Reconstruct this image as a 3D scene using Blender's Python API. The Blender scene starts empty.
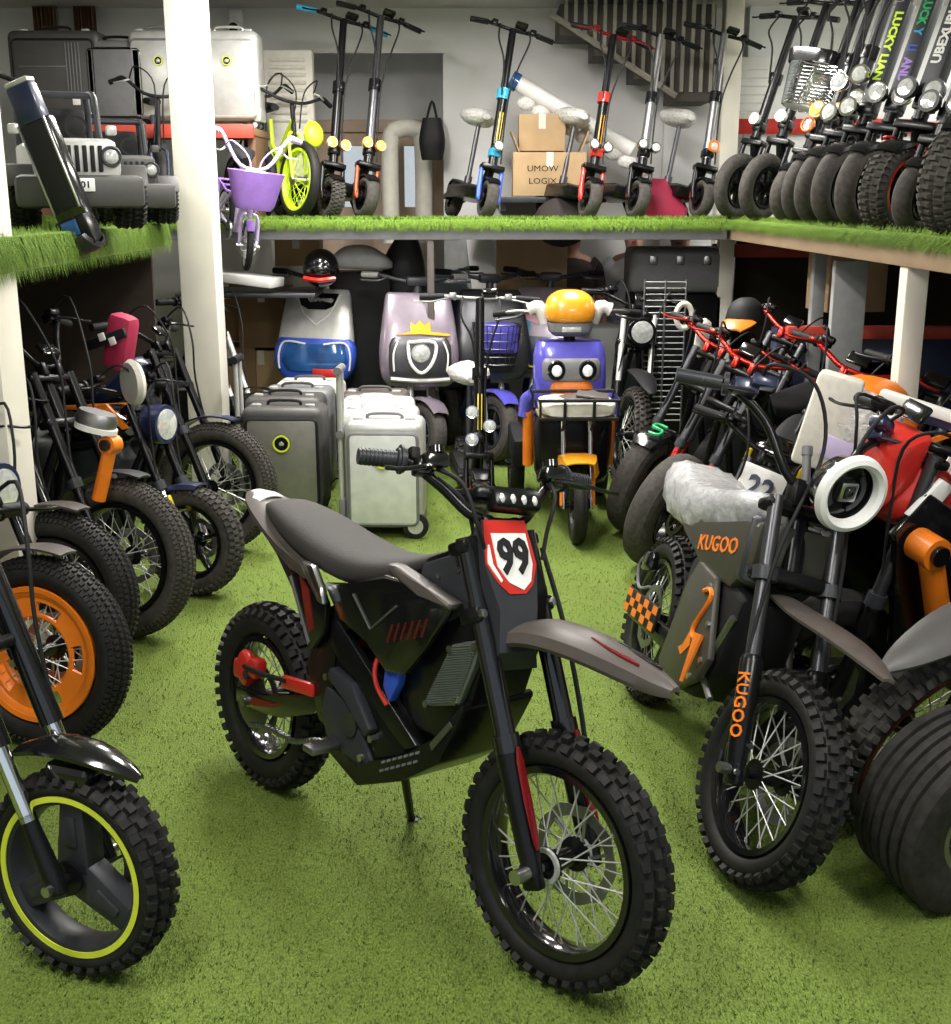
import bpy, bmesh, math, random
from mathutils import Matrix, Vector, Euler
random.seed(7)
PI = math.pi
C = bpy.context.scene.collection
def R(d): return math.radians(d)

# ------------------------------------------------------------------ materials
MATS = {}
def mat(name, col, rough=0.5, metal=0.0, var=0.12, scale=18.0, bump=0.0, coat=0.0, emit=0.0, trans=0.0, alpha=1.0, col2=None, spec=None):
    m = bpy.data.materials.new(name); m.use_nodes = True
    nt = m.node_tree; b = nt.nodes['Principled BSDF']
    tc = nt.nodes.new('ShaderNodeTexCoord'); nz = nt.nodes.new('ShaderNodeTexNoise')
    nz.inputs['Scale'].default_value = scale; nz.inputs['Detail'].default_value = 4
    nt.links.new(tc.outputs['Object'], nz.inputs['Vector'])
    rp = nt.nodes.new('ShaderNodeValToRGB')
    c2 = col2 or tuple(max(0, c*(1-var)) for c in col)
    rp.color_ramp.elements[0].position = .35; rp.color_ramp.elements[1].position = .65
    rp.color_ramp.elements[0].color = (*c2, 1); rp.color_ramp.elements[1].color = (*col, 1)
    nt.links.new(nz.outputs['Fac'], rp.inputs['Fac']); nt.links.new(rp.outputs['Color'], b.inputs['Base Color'])
    b.inputs['Roughness'].default_value = rough; b.inputs['Metallic'].default_value = metal
    if spec is not None: b.inputs['Specular IOR Level'].default_value = spec
    if coat: b.inputs['Coat Weight'].default_value = coat; b.inputs['Coat Roughness'].default_value = .08
    if trans: b.inputs['Transmission Weight'].default_value = trans
    if alpha < 1: b.inputs['Alpha'].default_value = alpha
    if emit:
        b.inputs['Emission Strength'].default_value = emit; b.inputs['Emission Color'].default_value = (*col, 1)
    if bump:
        bp = nt.nodes.new('ShaderNodeBump'); bp.inputs['Strength'].default_value = bump; bp.inputs['Distance'].default_value = .01
        nt.links.new(nz.outputs['Fac'], bp.inputs['Height']); nt.links.new(bp.outputs['Normal'], b.inputs['Normal'])
    MATS[name] = m
    return m
mat('rubber', (.017,.016,.015), .6, col2=(.010,.010,.010), scale=30, bump=.1, spec=.25)
mat('dusty_rubber', (.058,.051,.044), .85, col2=(.030,.027,.024), scale=45, bump=.12)
mat('worn_rubber', (.032,.029,.026), .8, col2=(.017,.016,.015), scale=40, bump=.1, spec=.25)
mat('black', (.006,.006,.007), .16, coat=.6)
mat('satin_black', (.006,.006,.007), .27, spec=.28)
mat('matte_black', (.012,.012,.013), .6, spec=.25)
mat('dark_grey', (.030,.032,.038), .42, spec=.35)
mat('mid_grey', (.17,.17,.18), .5)
mat('taupe', (.080,.067,.061), .45)
mat('seat_cloth', (.036,.031,.030), .75, scale=200, bump=.15)
mat('dull_grey', (.085,.080,.078), .5)
mat('steel', (.55,.55,.56), .28, 1.0)
mat('chrome', (.85,.85,.86), .10, 1.0, var=.05)
mat('dull_metal', (.32,.32,.33), .42, 1.0)
mat('gunmetal', (.10,.10,.11), .35, .8)
mat('red', (.55,.025,.018), .3, coat=.4)
mat('red_metal', (.60,.03,.02), .25, .75)
mat('dark_red', (.22,.008,.012), .25, .3, coat=.5)
mat('deep_red', (.10,.005,.008), .3, coat=.5)
mat('crimson', (.40,.02,.07), .7)
mat('orange', (.85,.21,.015), .35)
mat('amber', (.90,.36,.02), .25, coat=.4)
mat('yellow', (.85,.60,.03), .4)
mat('lime', (.62,.85,.03), .4)
mat('neon', (.72,.80,.06), .35)
mat('green', (.02,.42,.14), .35)
mat('blue', (.03,.09,.55), .35)
mat('violet_blue', (.09,.08,.48), .28, coat=.5)
mat('cyan', (.03,.35,.62), .3)
mat('navy', (.015,.022,.07), .35, coat=.4)
mat('mauve', (.20,.165,.205), .3, .3, coat=.6)
mat('purple', (.36,.19,.66), .45)
mat('lilac', (.62,.52,.78), .4)
mat('pink', (.75,.36,.44), .4)
mat('white', (.80,.79,.77), .4, var=.05)
mat('off_white', (.68,.65,.58), .55, var=.1)
mat('silver', (.56,.56,.54), .33, .35)
mat('pearl', (.74,.75,.74), .32, .15)
mat('pewter', (.24,.23,.205), .38, .35)
mat('charcoal', (.06,.058,.055), .5)
mat('board', (.46,.31,.17), .8, scale=8)
mat('board_dark', (.24,.14,.07), .8, scale=8)
mat('wood', (.30,.21,.13), .7, scale=6)
mat('brown', (.15,.075,.04), .7)
mat('paper', (.72,.68,.60), .8, scale=40)
mat('rust', (.30,.07,.03), .45, .5)
mat('shelf_red', (.55,.06,.035), .5)
mat('grille_metal', (.17,.19,.17), .45, .5)
mat('skin', (.50,.27,.19), .55, var=.1)
mat('hair', (.02,.014,.01), .7)
mat('dark_cloth', (.035,.025,.025), .9)
mat('white_cloth', (.70,.70,.72), .9)
mat('blue_cloth', (.08,.11,.30), .9, col2=(.55,.55,.60), scale=30)
mat('wrap', (.80,.80,.82), .18, var=.2, scale=25, bump=.9, alpha=.55)
mat('bubble_wrap', (.76,.74,.72), .25, var=.25, scale=60, bump=.9)
mat('glass', (.85,.90,.92), .05, trans=.9, alpha=.35)
mat('screen_glass', (.45,.55,.62), .08, alpha=.45)
mat('lens', (.80,.82,.80), .08, .35, var=.3, scale=60)
mat('amber_lens', (.85,.42,.10), .12, coat=.5)
mat('red_lens', (.60,.02,.02), .15, coat=.5)
mat('blue_lens', (.02,.10,.30), .12, coat=.6, col2=(.012,.05,.16), scale=9)
mat('wall_paint', (.70,.69,.69), .8, var=.06, scale=2, bump=.05)
mat('wall_white', (.74,.74,.75), .7, var=.05, scale=2)
mat('wall_beige', (.50,.465,.435), .8, var=.08, scale=2)
mat('post_paint', (.78,.74,.65), .6, var=.08, scale=5)
mat('soffit', (.58,.55,.56), .8, var=.06, scale=3)
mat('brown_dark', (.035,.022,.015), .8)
mat('recess_grey', (.60,.60,.60), .8, var=.08, scale=3)
mat('stair_dark', (.055,.045,.038), .7)
mat('stair_strip', (.22,.20,.17), .6)
mat('pale_grey', (.33,.33,.335), .6)
mat('door_brown', (.50,.37,.27), .6)
mat('lamp_glow', (1,1,1), .5, emit=6.0, var=0)

def turf_mat(name, c1, c2, c3, sc=1.0):
    m = bpy.data.materials.new(name); m.use_nodes = True
    nt = m.node_tree; b = nt.nodes['Principled BSDF']; b.inputs['Roughness'].default_value = .85
    tc = nt.nodes.new('ShaderNodeTexCoord')
    n1 = nt.nodes.new('ShaderNodeTexNoise'); n1.inputs['Scale'].default_value = 210*sc; n1.inputs['Detail'].default_value = 6
    n2 = nt.nodes.new('ShaderNodeTexNoise'); n2.inputs['Scale'].default_value = 2.2; n2.inputs['Detail'].default_value = 5
    mp = nt.nodes.new('ShaderNodeMapping'); mp.inputs['Scale'].default_value = (1, .45, 1)
    nt.links.new(tc.outputs['Object'], mp.inputs['Vector'])
    nt.links.new(mp.outputs['Vector'], n1.inputs['Vector']); nt.links.new(tc.outputs['Object'], n2.inputs['Vector'])
    r1 = nt.nodes.new('ShaderNodeValToRGB'); e = r1.color_ramp.elements
    e[0].position = .30; e[0].color = (*c1, 1); e[1].position = .72; e[1].color = (*c2, 1)
    r2 = nt.nodes.new('ShaderNodeValToRGB'); e = r2.color_ramp.elements
    e[0].position = .45; e[0].color = (0,0,0,1); e[1].position = .70; e[1].color = (.6,.6,.6,1)
    mx = nt.nodes.new('ShaderNodeMix'); mx.data_type = 'RGBA'
    nt.links.new(n1.outputs['Fac'], r1.inputs['Fac']); nt.links.new(n2.outputs['Fac'], r2.inputs['Fac'])
    nt.links.new(r2.outputs['Color'], mx.inputs[0]); nt.links.new(r1.outputs['Color'], mx.inputs[6]); mx.inputs[7].default_value = (*c3, 1)
    nt.links.new(mx.outputs[2], b.inputs['Base Color'])
    bp = nt.nodes.new('ShaderNodeBump'); bp.inputs['Strength'].default_value = .9; bp.inputs['Distance'].default_value = .012
    nt.links.new(n1.outputs['Fac'], bp.inputs['Height']); nt.links.new(bp.outputs['Normal'], b.inputs['Normal'])
    b.inputs['Specular IOR Level'].default_value = .2
    MATS[name] = m
turf_mat('turf', (.080,.135,.022), (.250,.330,.068), (.140,.190,.042))
turf_mat('shelf_turf', (.07,.145,.014), (.21,.335,.052), (.16,.27,.035))

# ------------------------------------------------------------------ mesh builder
def catmull(pts, n=6):
    pts = [Vector(p) for p in pts]; out = []
    for i in range(len(pts)-1):
        p0 = pts[max(i-1,0)]; p1 = pts[i]; p2 = pts[i+1]; p3 = pts[min(i+2,len(pts)-1)]
        for k in range(n):
            t = k/n
            out.append(.5*((2*p1)+(p2-p0)*t+(2*p0-5*p1+4*p2-p3)*t*t+(3*p1-p0-3*p2+p3)*t**3))
    out.append(pts[-1]); return out

class G:
    def __init__(s, T=None): s.bm = bmesh.new(); s.T = T.copy() if T is not None else Matrix()
    def add(s, vs, fs, bev=0, seg=2, T=None):
        M = s.T @ T if T is not None else s.T
        bv = [s.bm.verts.new(M @ Vector(v)) for v in vs]; nf = []
        for f in fs:
            try: nf.append(s.bm.faces.new([bv[i] for i in f]))
            except ValueError: pass
        if bev:
            ed = list({e for f in nf for e in f.edges})
            bmesh.ops.bevel(s.bm, geom=ed, offset=bev, segments=seg, affect='EDGES', profile=.5, clamp_overlap=True)
        return s
    def box(s, c, d, bev=0, rot=None, seg=2):
        x, y, z = d[0]/2, d[1]/2, d[2]/2
        vs = [(-x,-y,-z),(x,-y,-z),(x,y,-z),(-x,y,-z),(-x,-y,z),(x,-y,z),(x,y,z),(-x,y,z)]
        fs = [(3,2,1,0),(4,5,6,7),(0,1,5,4),(1,2,6,5),(2,3,7,6),(3,0,4,7)]
        T = Matrix.Translation(c)
        if rot: T = T @ Euler([R(a) for a in rot]).to_matrix().to_4x4()
        return s.add(vs, fs, bev, seg, T)
    def prism(s, pts, y0, y1, bev=0, seg=2, T=None):      # outline in x-z, extruded along y
        n = len(pts)
        a = sum(pts[i][0]*pts[(i+1)%n][1]-pts[(i+1)%n][0]*pts[i][1] for i in range(n))
        if a < 0: pts = pts[::-1]
        vs = [(p[0],y0,p[1]) for p in pts]+[(p[0],y1,p[1]) for p in pts]
        fs = [tuple(range(n)), tuple(range(2*n-1,n-1,-1))]+[(i+n,(i+1)%n+n,(i+1)%n,i) for i in range(n)]
        return s.add(vs, fs, bev, seg, T)
    def loft(s, rings, cap=True, closed=True, wrap=False):
        n = len(rings[0]); vs = [v for r in rings for v in r]; fs = []
        m = len(rings)
        for i in range(m if wrap else m-1):
            a, b = i*n, ((i+1)%m)*n
            for k in range(n if closed else n-1):
                k2 = (k+1)%n
                fs.append((a+k,a+k2,b+k2,b+k))
        if cap and not wrap: fs += [tuple(range(n-1,-1,-1)), tuple(range((m-1)*n, m*n))]
        return s.add(vs, fs)
    def tube(s, pts, r, n=10, smooth=0, wrap=False):
        if smooth: pts = catmull(pts, smooth)
        pts = [Vector(p) for p in pts]; m = len(pts)
        rs = r if isinstance(r, (list,tuple)) else [r]*m
        if len(rs) != m:
            rs = [rs[min(int(i*(len(rs)-1)/(m-1)), len(rs)-2)]*(1-((i*(len(rs)-1)/(m-1))%1))+rs[min(int(i*(len(rs)-1)/(m-1))+1, len(rs)-1)]*((i*(len(rs)-1)/(m-1))%1) for i in range(m)]
        t = (pts[1]-pts[0]).normalized()
        up = Vector((0,0,1)) if abs(t.z) < .9 else Vector((1,0,0))
        nrm = t.cross(up).normalized(); rings = []
        for i in range(m):
            if wrap: t = (pts[(i+1)%m]-pts[i-1]).normalized()
            else: t = (pts[min(i+1,m-1)]-pts[max(i-1,0)]).normalized()
            nrm = (nrm-t*nrm.dot(t)).normalized(); bi = t.cross(nrm)
            rings.append([pts[i]+(nrm*math.cos(2*PI*k/n)+bi*math.sin(2*PI*k/n))*rs[i] for k in range(n)])
        return s.loft(rings, wrap=wrap)
    def cyl(s, a, b, r, r2=None, n=16): return s.tube([a,b], [r, r if r2 is None else r2], n)
    def lathe(s, prof, c=(0,0,0), axis='y', n=40, closed=True, a0=0, a1=2*PI):   # prof: (radius, along)
        rings = []; full = abs(a1-a0-2*PI) < 1e-6
        for i in range(n if full else n+1):
            a = a0+(a1-a0)*i/n; ca, sa = math.cos(a), math.sin(a)
            if axis == 'y': rings.append([(c[0]+r*ca, c[1]+h, c[2]+r*sa) for r,h in prof])
            elif axis == 'x': rings.append([(c[0]+h, c[1]+r*ca, c[2]+r*sa) for r,h in prof])
            else: rings.append([(c[0]+r*ca, c[1]+r*sa, c[2]+h) for r,h in prof])
        return s.loft(rings, cap=not full, closed=closed, wrap=full)
    def ball(s, c, r, n=14, m=9, T=None):
        rr = r if isinstance(r,(tuple,list)) else (r,r,r); rings = []
        for i in range(m+1):
            a = PI*i/m; q = max(math.sin(a), .02)
            rings.append([(rr[0]*q*math.cos(2*PI*k/n), rr[1]*q*math.sin(2*PI*k/n), -rr[2]*math.cos(a)) for k in range(n)])
        o = s.T; s.T = s.T @ Matrix.Translation(c) @ (T if T is not None else Matrix()); s.loft(rings); s.T = o; return s
    def body(s, st, n=20, smooth=0):                      # stations along x: (x, z, half_w, half_h, exponent[, y])
        if smooth: st = [tuple(v) for v in catmull_n(st, smooth)]
        rings = []
        for q in st:
            x, z, hw, hh, e = q[:5]; y0 = q[5] if len(q) > 5 else 0; ring = []
            for k in range(n):
                a = 2*PI*k/n; ca, sa = math.cos(a), math.sin(a)
                ring.append((x, y0+hw*math.copysign(abs(ca)**(2/e), ca), z+hh*math.copysign(abs(sa)**(2/e), sa)))
            rings.append(ring)
        return s.loft(rings)
    def stack(s, st, n=24, smooth=0):                     # stations along z: (z, x, half_x, half_y, exponent)
        if smooth: st = [tuple(v) for v in catmull_n(st, smooth)]
        rings = []
        for z, x, hx, hy, e in st:
            ring = []
            for k in range(n):
                a = 2*PI*k/n; ca, sa = math.cos(a), math.sin(a)
                ring.append((x+hx*math.copysign(abs(ca)**(2/e), ca), hy*math.copysign(abs(sa)**(2/e), sa), z))
            rings.append(ring)
        return s.loft(rings)
    def skin(s, st, th=.006, n=8, droop=.35):             # thin arched sheet along stations (x, z, half_w, arch height)
        rings = []
        for x, z, hw, ar in st:
            top = [(x, hw*(2*k/n-1), z+ar*(1-abs(2*k/n-1)**2.2)) for k in range(n+1)]
            bot = [(x, y*.96, q-th) for _, y, q in reversed(top)]
            rings.append(top+bot)
        return s.loft(rings)
    def arc(s, c, r, w, a0, a1, th=.006, n=16, drop=.25): # mudguard: sweep about the wheel axis (y), angles in degrees from +x
        rings = []
        for i in range(n+1):
            a = R(a0+(a1-a0)*i/n); tp = 1-.25*abs(2*i/n-1)**3; ring = []
            prof = [(-1,-drop),(-.85,-.06),(-.4,.0),(.4,0),(.85,-.06),(1,-drop)]
            P = [(y*w/2*tp, r+d*w*.6) for y,d in prof]; P += [(y*.93, q-th) for y,q in reversed(P)]
            for y,q in P: ring.append((c[0]+q*math.cos(a), c[1]+y, c[2]+q*math.sin(a)))
            rings.append(ring)
        return s.loft(rings)
    def mesh(s, name, smooth=38):
        bmesh.ops.recalc_face_normals(s.bm, faces=s.bm.faces)
        me = bpy.data.meshes.new(name); s.bm.to_mesh(me); s.bm.free()
        for p in me.polygons: p.use_smooth = True
        me.set_sharp_from_angle(angle=R(smooth))
        return me
    def obj(s, name, m, parent=None, label=None, M=None, smooth=38):
        return put(name, s.mesh(name, smooth), m, parent, label, M)
def catmull_n(st, n):
    L = max(len(q) for q in st); st = [tuple(q)+(0,)*(L-len(q)) for q in st]; out = []
    for i in range(len(st)-1):
        p0, p1, p2, p3 = st[max(i-1,0)], st[i], st[i+1], st[min(i+2,len(st)-1)]
        for k in range(n):
            t = k/n
            out.append(tuple(.5*(2*b+(c-a)*t+(2*a-5*b+4*c-d)*t*t+(3*b-a-3*c+d)*t**3) for a,b,c,d in zip(p0,p1,p2,p3)))
    out.append(st[-1]); return out
def put(name, me, m, parent=None, label=None, M=None):
    o = bpy.data.objects.new(name, me); C.objects.link(o)
    if m is not None and not me.materials: me.materials.append(MATS[m] if isinstance(m,str) else m)
    if parent is not None: o.parent = parent
    if M is not None: o.matrix_local = M
    if label: o['label'] = label
    return o
def thing(name, label, cat, loc=(0,0,0), yaw=0, lean=0, group=None, pitch=0):
    o = bpy.data.objects.new(name, None); C.objects.link(o); o.empty_display_size = .1
    o.location = loc; o.rotation_euler = (-R(lean), R(pitch), R(yaw)); tag(o, label, cat, group); return o
def tag(o, label, cat, group=None):
    o['label'] = label; o['category'] = cat
    if group: o['group'] = group
    return o
def struct(o): o['kind'] = 'structure'; return o
def copy_tree(o, parent=None):
    c = o.copy(); C.objects.link(c)
    if parent is not None: c.parent = parent
    for ch in list(o.children): copy_tree(ch, c)
    return c
def place(proto, used, label, loc, yaw=0, lean=0, group=None, scale=1):
    o = proto if not used else copy_tree(proto)
    o.location = loc; o.rotation_euler = (-R(lean), 0, R(yaw)); o.scale = (scale,)*3; o['label'] = label
    if group: o['group'] = group
    return o
def frame(o, x, y, z):      # 4x4 from origin and three axes
    m = Matrix.Identity(4)
    for i, v in enumerate((x, y, z)):
        for k in range(3): m[k][i] = v[k]
    for k in range(3): m[k][3] = o[k]
    return m
SIDE_R = lambda x, y, z, a=0: frame((x,y,z), (math.cos(R(a)),0,math.sin(R(a))), (-math.sin(R(a)),0,math.cos(R(a))), (0,-1,0))
FRONT = lambda x, y, z, t=0: frame((x,y,z), (0,1,0), (-math.sin(R(t)),0,math.cos(R(t))), (math.cos(R(t)),0,math.sin(R(t))))
def words(name, txt, size, m, parent, M, ext=.001, sx=1, bold=0, align='CENTER'):
    cu = bpy.data.curves.new(name, 'FONT'); cu.body = txt; cu.size = size; cu.extrude = ext; cu.offset = bold
    cu.align_x = align; cu.align_y = 'CENTER'; cu.resolution_u = 2
    t = bpy.data.objects.new(name, cu); C.objects.link(t)
    me = bpy.data.meshes.new_from_object(t.evaluated_get(bpy.context.evaluated_depsgraph_get()))
    bpy.data.objects.remove(t); me.name = name
    me.materials.clear()
    return put(name, me, m, parent, None, M @ Matrix.Diagonal((sx,1,1,1)))

# ------------------------------------------------------------------ wheels
WCACHE = {}
def tyre_mesh(Rw, w, rr, tread):
    key = ('tyre', Rw, w, rr, tread)
    if key in WCACHE: return WCACHE[key]
    g = G(); kh = {'knob':.013,'fat':.007,'block':.008}.get(tread, 0)
    Rc = Rw-kh; rc = (Rc+rr)/2; hh = (Rc-rr)/2
    e = 2.0 if tread in ('slick','knob','fat') else 3.4 if tread == 'wide' else 2.8
    prof = []
    for k in range(23):
        f = R(-150+300*k/22); cf, sf = math.cos(f), math.sin(f)
        y = w/2*math.copysign(abs(sf)**(2/e), sf); r = rc+hh*math.copysign(abs(cf)**(2/e), cf)
        if tread == 'groove' and k in (7,9,13,15): r -= .004
        if tread == 'wide' and k in (7,9,11,13,15): r -= .010
        prof.append((r, y))
    if tread == 'wide':
        prof = [(rr,-.40*w),(rr+.02,-.46*w),((rr+Rw)/2,-.5*w),(Rw-.035,-.5*w),(Rw-.012,-.47*w),(Rw-.003,-.42*w)]
        for q in (-.30,-.15,0,.15,.30): z = Rw-abs(q)*.012; prof += [(z,(q-.028)*w),(z-.012,(q-.018)*w),(z-.012,(q+.018)*w),(z,(q+.028)*w)]
        prof += [(r,-y) for r, y in prof[5::-1]]
    g.lathe(prof, n=64, closed=True)
    if kh:
        n = max(30, int(2*PI*Rw/(.042 if tread == 'knob' else .032 if tread == 'block' else .022)))
        rows = {'knob':[(-52,.5,.024),(-17,0,.022),(17,.5,.022),(52,0,.024)],
                'block':[(-50,.5,.028),(-16,0,.03),(16,.5,.03),(50,0,.028)],
                'fat':[(-58,.0,.016),(-36,.5,.016),(-12,0,.016),(12,.5,.016),(36,0,.016),(58,.5,.016)]}[tread]
        for f, off, lat in rows:
            cf, sf = math.cos(R(f)), math.sin(R(f)); lat = lat*w/.09 if tread != 'fat' else lat*w/.11
            tl = 2*PI*Rw/n*.58
            for i in range(n):
                a = 2*PI*(i+off)/n; vs = []
                for hgt, q in ((-.006,1.08),(kh,.82)):
                    for sx, sy in ((-1,-1),(1,-1),(1,1),(-1,1)):
                        r = rc+(hh+hgt)*math.copysign(abs(cf)**(2/e),cf)-sy*lat/2*q*sf*.9
                        y = (w/2+hgt)*math.copysign(abs(sf)**(2/e),sf)+sy*lat/2*q*cf
                        b = a+sx*tl/2*q/Rw; vs.append((r*math.cos(b), y, r*math.sin(b)))
                g.add(vs, [(4,5,6,7),(0,1,5,4),(1,2,6,5),(2,3,7,6),(3,0,4,7)])
    me = g.mesh('tyre', 32); WCACHE[key] = me; return me
def rim_mesh(rr, w, disc=False):
    key = ('rim', rr, w, disc)
    if key in WCACHE: return WCACHE[key]
    g = G(); h = w*.42; d = .018
    g.lathe([(rr+.006,-h),(rr+.008,-h+.006),(rr-.004,-h*.6),(rr-.006,h*.6),(rr+.008,h-.006),(rr+.006,h),(rr-.010,h-.002),(rr-d,h*.5),(rr-d,-h*.5),(rr-.010,-h+.002)], n=56)
    me = g.mesh('rim'); WCACHE[key] = me; return me
def wheel(par, c, Rw, w, rr, name='front_wheel', tread='knob', style='wire', tyre='rubber', rim='satin_black', T=None, disc=1, lip=None, full=False, spoke='silver', hubm='satin_black', arms=5):
    M = (T if T is not None else Matrix()) @ Matrix.Translation(c)
    rm = put(name, rim_mesh(rr, w).copy(), rim, par, None, M)
    put('tyre', tyre_mesh(Rw, w, rr, tread), tyre, rm)
    if lip:
        g = G()
        for s in (-1,1): g.lathe([(rr+.010,s*w*.43),(rr+.012,s*w*.46),(rr-.002,s*w*.46),(rr-.002,s*w*.43)], n=56)
        g.obj('rim_stripe', lip, rm)
    key = ('hub', style, w > .1)
    g = G(); hw = .05 if w < .12 else .07
    g.lathe([(0,-hw-.02),(.013,-hw-.02),(.013,-hw),(.040,-hw),(.040,-hw+.008),(.022,-hw+.014),(.022,hw-.014),(.040,hw-.008),(.040,hw),(.013,hw),(.013,hw+.02),(0,hw+.02)], n=24, closed=False)
    if style == 'motor': g.lathe([(0,-hw*.7),(.075,-hw*.7),(.085,-hw*.4),(.085,hw*.4),(.075,hw*.7),(0,hw*.7)], n=28, closed=False)
    g.obj('hub', hubm, rm)
    def strand(g, i, n):
        sd = 1 if i % 2 else -1; a = 2*PI*i/n; b = a+(.42 if (i//2)%2 else -.42)
        p0 = (.036*math.cos(b), sd*(hw-.004), .036*math.sin(b)); p1 = ((rr-.012)*math.cos(a), sd*w*.05, (rr-.012)*math.sin(a))
        g.cyl(p0, p1, .0020, n=5)
    if style in ('wire','motor'):
        n = 36
        if full:
            for i in range(n):
                k2 = ('spk', rr, w, i)
                if k2 not in WCACHE: g = G(); strand(g, i, n); WCACHE[k2] = g.mesh('spoke')
                put('spoke', WCACHE[k2], spoke, rm)
        else:
            k2 = ('spw', rr, w, style)
            if k2 not in WCACHE:
                g = G()
                for i in range(n): strand(g, i, n)
                WCACHE[k2] = g.mesh('wire_web')
            put('wire_web', WCACHE[k2].copy(), spoke, rm)
    elif style == 'mag':
        for i in range(arms):
            a = 2*PI*i/arms+PI/2; g = G(Matrix.Rotation(-a, 4, 'Y'))
            wd = .062 if arms == 3 else .020
            g.prism([(.0,-wd*.75),(rr-.012,-wd*.50),(rr-.012,wd*.50),(.0,wd*.75)], -.030 if arms == 3 else -.020, .030 if arms == 3 else .020, .006)
            if arms == 3: g.prism([(.07,-.018),(rr-.04,-.012),(rr-.04,.012),(.07,.018)], -.036, .036, .003)
            g.obj('wheel_arm', rim, rm)
    elif style == 'plate':                                # pressed ring with slots
        g = G(); ri = rr*.52
        n = 48
        def hole(i): return False
        y0 = -w*.30; pr = [(rr-.004,y0-.012),(rr-.02,y0-.004),(rr-.03,y0),(ri+.02,y0),(ri,y0+.012),(ri,y0+.03),(ri+.02,y0+.02),(rr-.03,y0+.02)]
        slots = 5; seg = 360/slots
        outer = rr-.030; inner = ri+.012; m1 = outer-.012; m2 = inner+.010
        g.lathe([(rr-.004,y0-.012),(rr-.02,y0-.008),(outer,y0),(m1,y0),(m1,y0+.012),(outer,y0+.012),(rr-.004,y0+.01)], n=60)
        g.lathe([(m2,y0),(inner,y0),(ri,y0+.012),(ri,y0+.028),(inner,y0+.014),(m2,y0+.012)], n=60)
        for i in range(slots):
            g.lathe([(m1,y0),(m2,y0),(m2,y0+.012),(m1,y0+.012)], n=10, a0=R(i*seg+16), a1=R((i+1)*seg-16))
        g.obj('slotted_disc', rim, rm)
        k2 = ('spw', rr, w, 'plate')
        if k2 not in WCACHE:
            g = G()
            for i in range(36): strand(g, i, 36)
            WCACHE[k2] = g.mesh('wire_web')
        put('wire_web', WCACHE[k2].copy(), spoke, rm)
    if disc:
        g = G(); s = 1 if disc > 0 else -1; dr = min(.115, rr*.60); y = s*(hw-.004); n = 36; prof = []
        ro = [dr*(1+.03*math.cos(9*2*PI*i/n)) for i in range(n)]
        rings = [[(ro[i]*math.cos(2*PI*i/n), y, ro[i]*math.sin(2*PI*i/n)), (ro[i]*math.cos(2*PI*i/n), y+.003, ro[i]*math.sin(2*PI*i/n)),
                  (dr*.76*math.cos(2*PI*i/n), y+.003, dr*.76*math.sin(2*PI*i/n)), (dr*.76*math.cos(2*PI*i/n), y, dr*.76*math.sin(2*PI*i/n))] for i in range(n)]
        g.loft(rings, wrap=True)
        for i in range(6):
            a = 2*PI*i/6; b = a+.35
            g.tube([(.032*math.cos(a), y+.0015, .032*math.sin(a)), (dr*.8*math.cos(b), y+.0015, dr*.8*math.sin(b))], .004, 6)
        g.obj('brake_disc', 'dull_metal', rm)
    return rm
def steer_frame(ax, az, rake, steer, off=.03):
    """(S, F): S turns local points about the steering axis, F is the fork frame at the axle (x forward, y left, z up the fork)"""
    u = Vector((-math.sin(R(rake)), 0, math.cos(R(rake)))); n = Vector((math.cos(R(rake)), 0, math.sin(R(rake))))
    p = Vector((ax,0,az))-n*off
    S = Matrix.Translation(p) @ Matrix.Rotation(R(steer), 4, u) @ Matrix.Translation(-p)
    return S, S @ frame((ax,0,az), n, (0,1,0), u)
# ------------------------------------------------------------------ camera: eye height 1.72 m, looking slightly down
FPX, PITCH, EYE = 1200.0, R(14.57), 1.72
cam = bpy.data.cameras.new('camera'); co = bpy.data.objects.new('camera', cam); C.objects.link(co)
cam.sensor_fit = 'VERTICAL'; cam.sensor_height = 24; cam.lens = 24*FPX/1024; cam.clip_start = .05
co.location = (0,0,EYE); co.rotation_euler = (PI/2-PITCH, 0, 0); bpy.context.scene.camera = co
def ray(px, py):
    u = (px-475.5)/FPX; v = -(py-512)/FPX
    return Vector((u, math.cos(PITCH)+v*math.sin(PITCH), -math.sin(PITCH)+v*math.cos(PITCH)))
def at(px, py, Y):
    d = ray(px, py); t = Y/d.y; return Vector((d.x*t, Y, EYE+d.z*t))
def on(px, py, z=0):
    d = ray(px, py); t = (z-EYE)/d.z; return Vector((d.x*t, d.y*t, z))

# ------------------------------------------------------------------ room shell
H = 3.12; BY = 9.7
def slab(name, m, boxes):
    g = G()
    for a, b in boxes: g.box([(a[i]+b[i])/2 for i in range(3)], [abs(b[i]-a[i]) for i in range(3)])
    return struct(g.obj(name, m))
FLOOR = slab('floor', 'turf', [((-4.2,-2.5,-.06),(5.2,BY+1.2,0))])
slab('ceiling', 'soffit', [((-4.2,-2.0,H),(5.2,BY+1.2,H+.08))])
slab('wall_left', 'wall_beige', [((-4.0,-2.0,0),(-3.85,BY,H))])
slab('wall_right', 'wall_white', [((5.0,-2.0,0),(5.15,BY+1.2,H))])
RX0, RX1 = at(266,60,BY).x, at(443,60,BY).x
slab('wall_back', 'wall_paint', [((-4.0,BY,0),(RX0,BY+.15,H)), ((RX0,BY,2.86),(RX1,BY+.15,H)), ((RX1,BY,0),(2.05,BY+.15,H))])
slab('wall_back_right', 'wall_white', [((2.05,BY-.1,0),(5.0,BY+.05,H))])
zt = at(400,124,10.5).z
g = G(); y = 10.5                                        # recess: grey head, brown door band with two glazed lights
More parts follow.
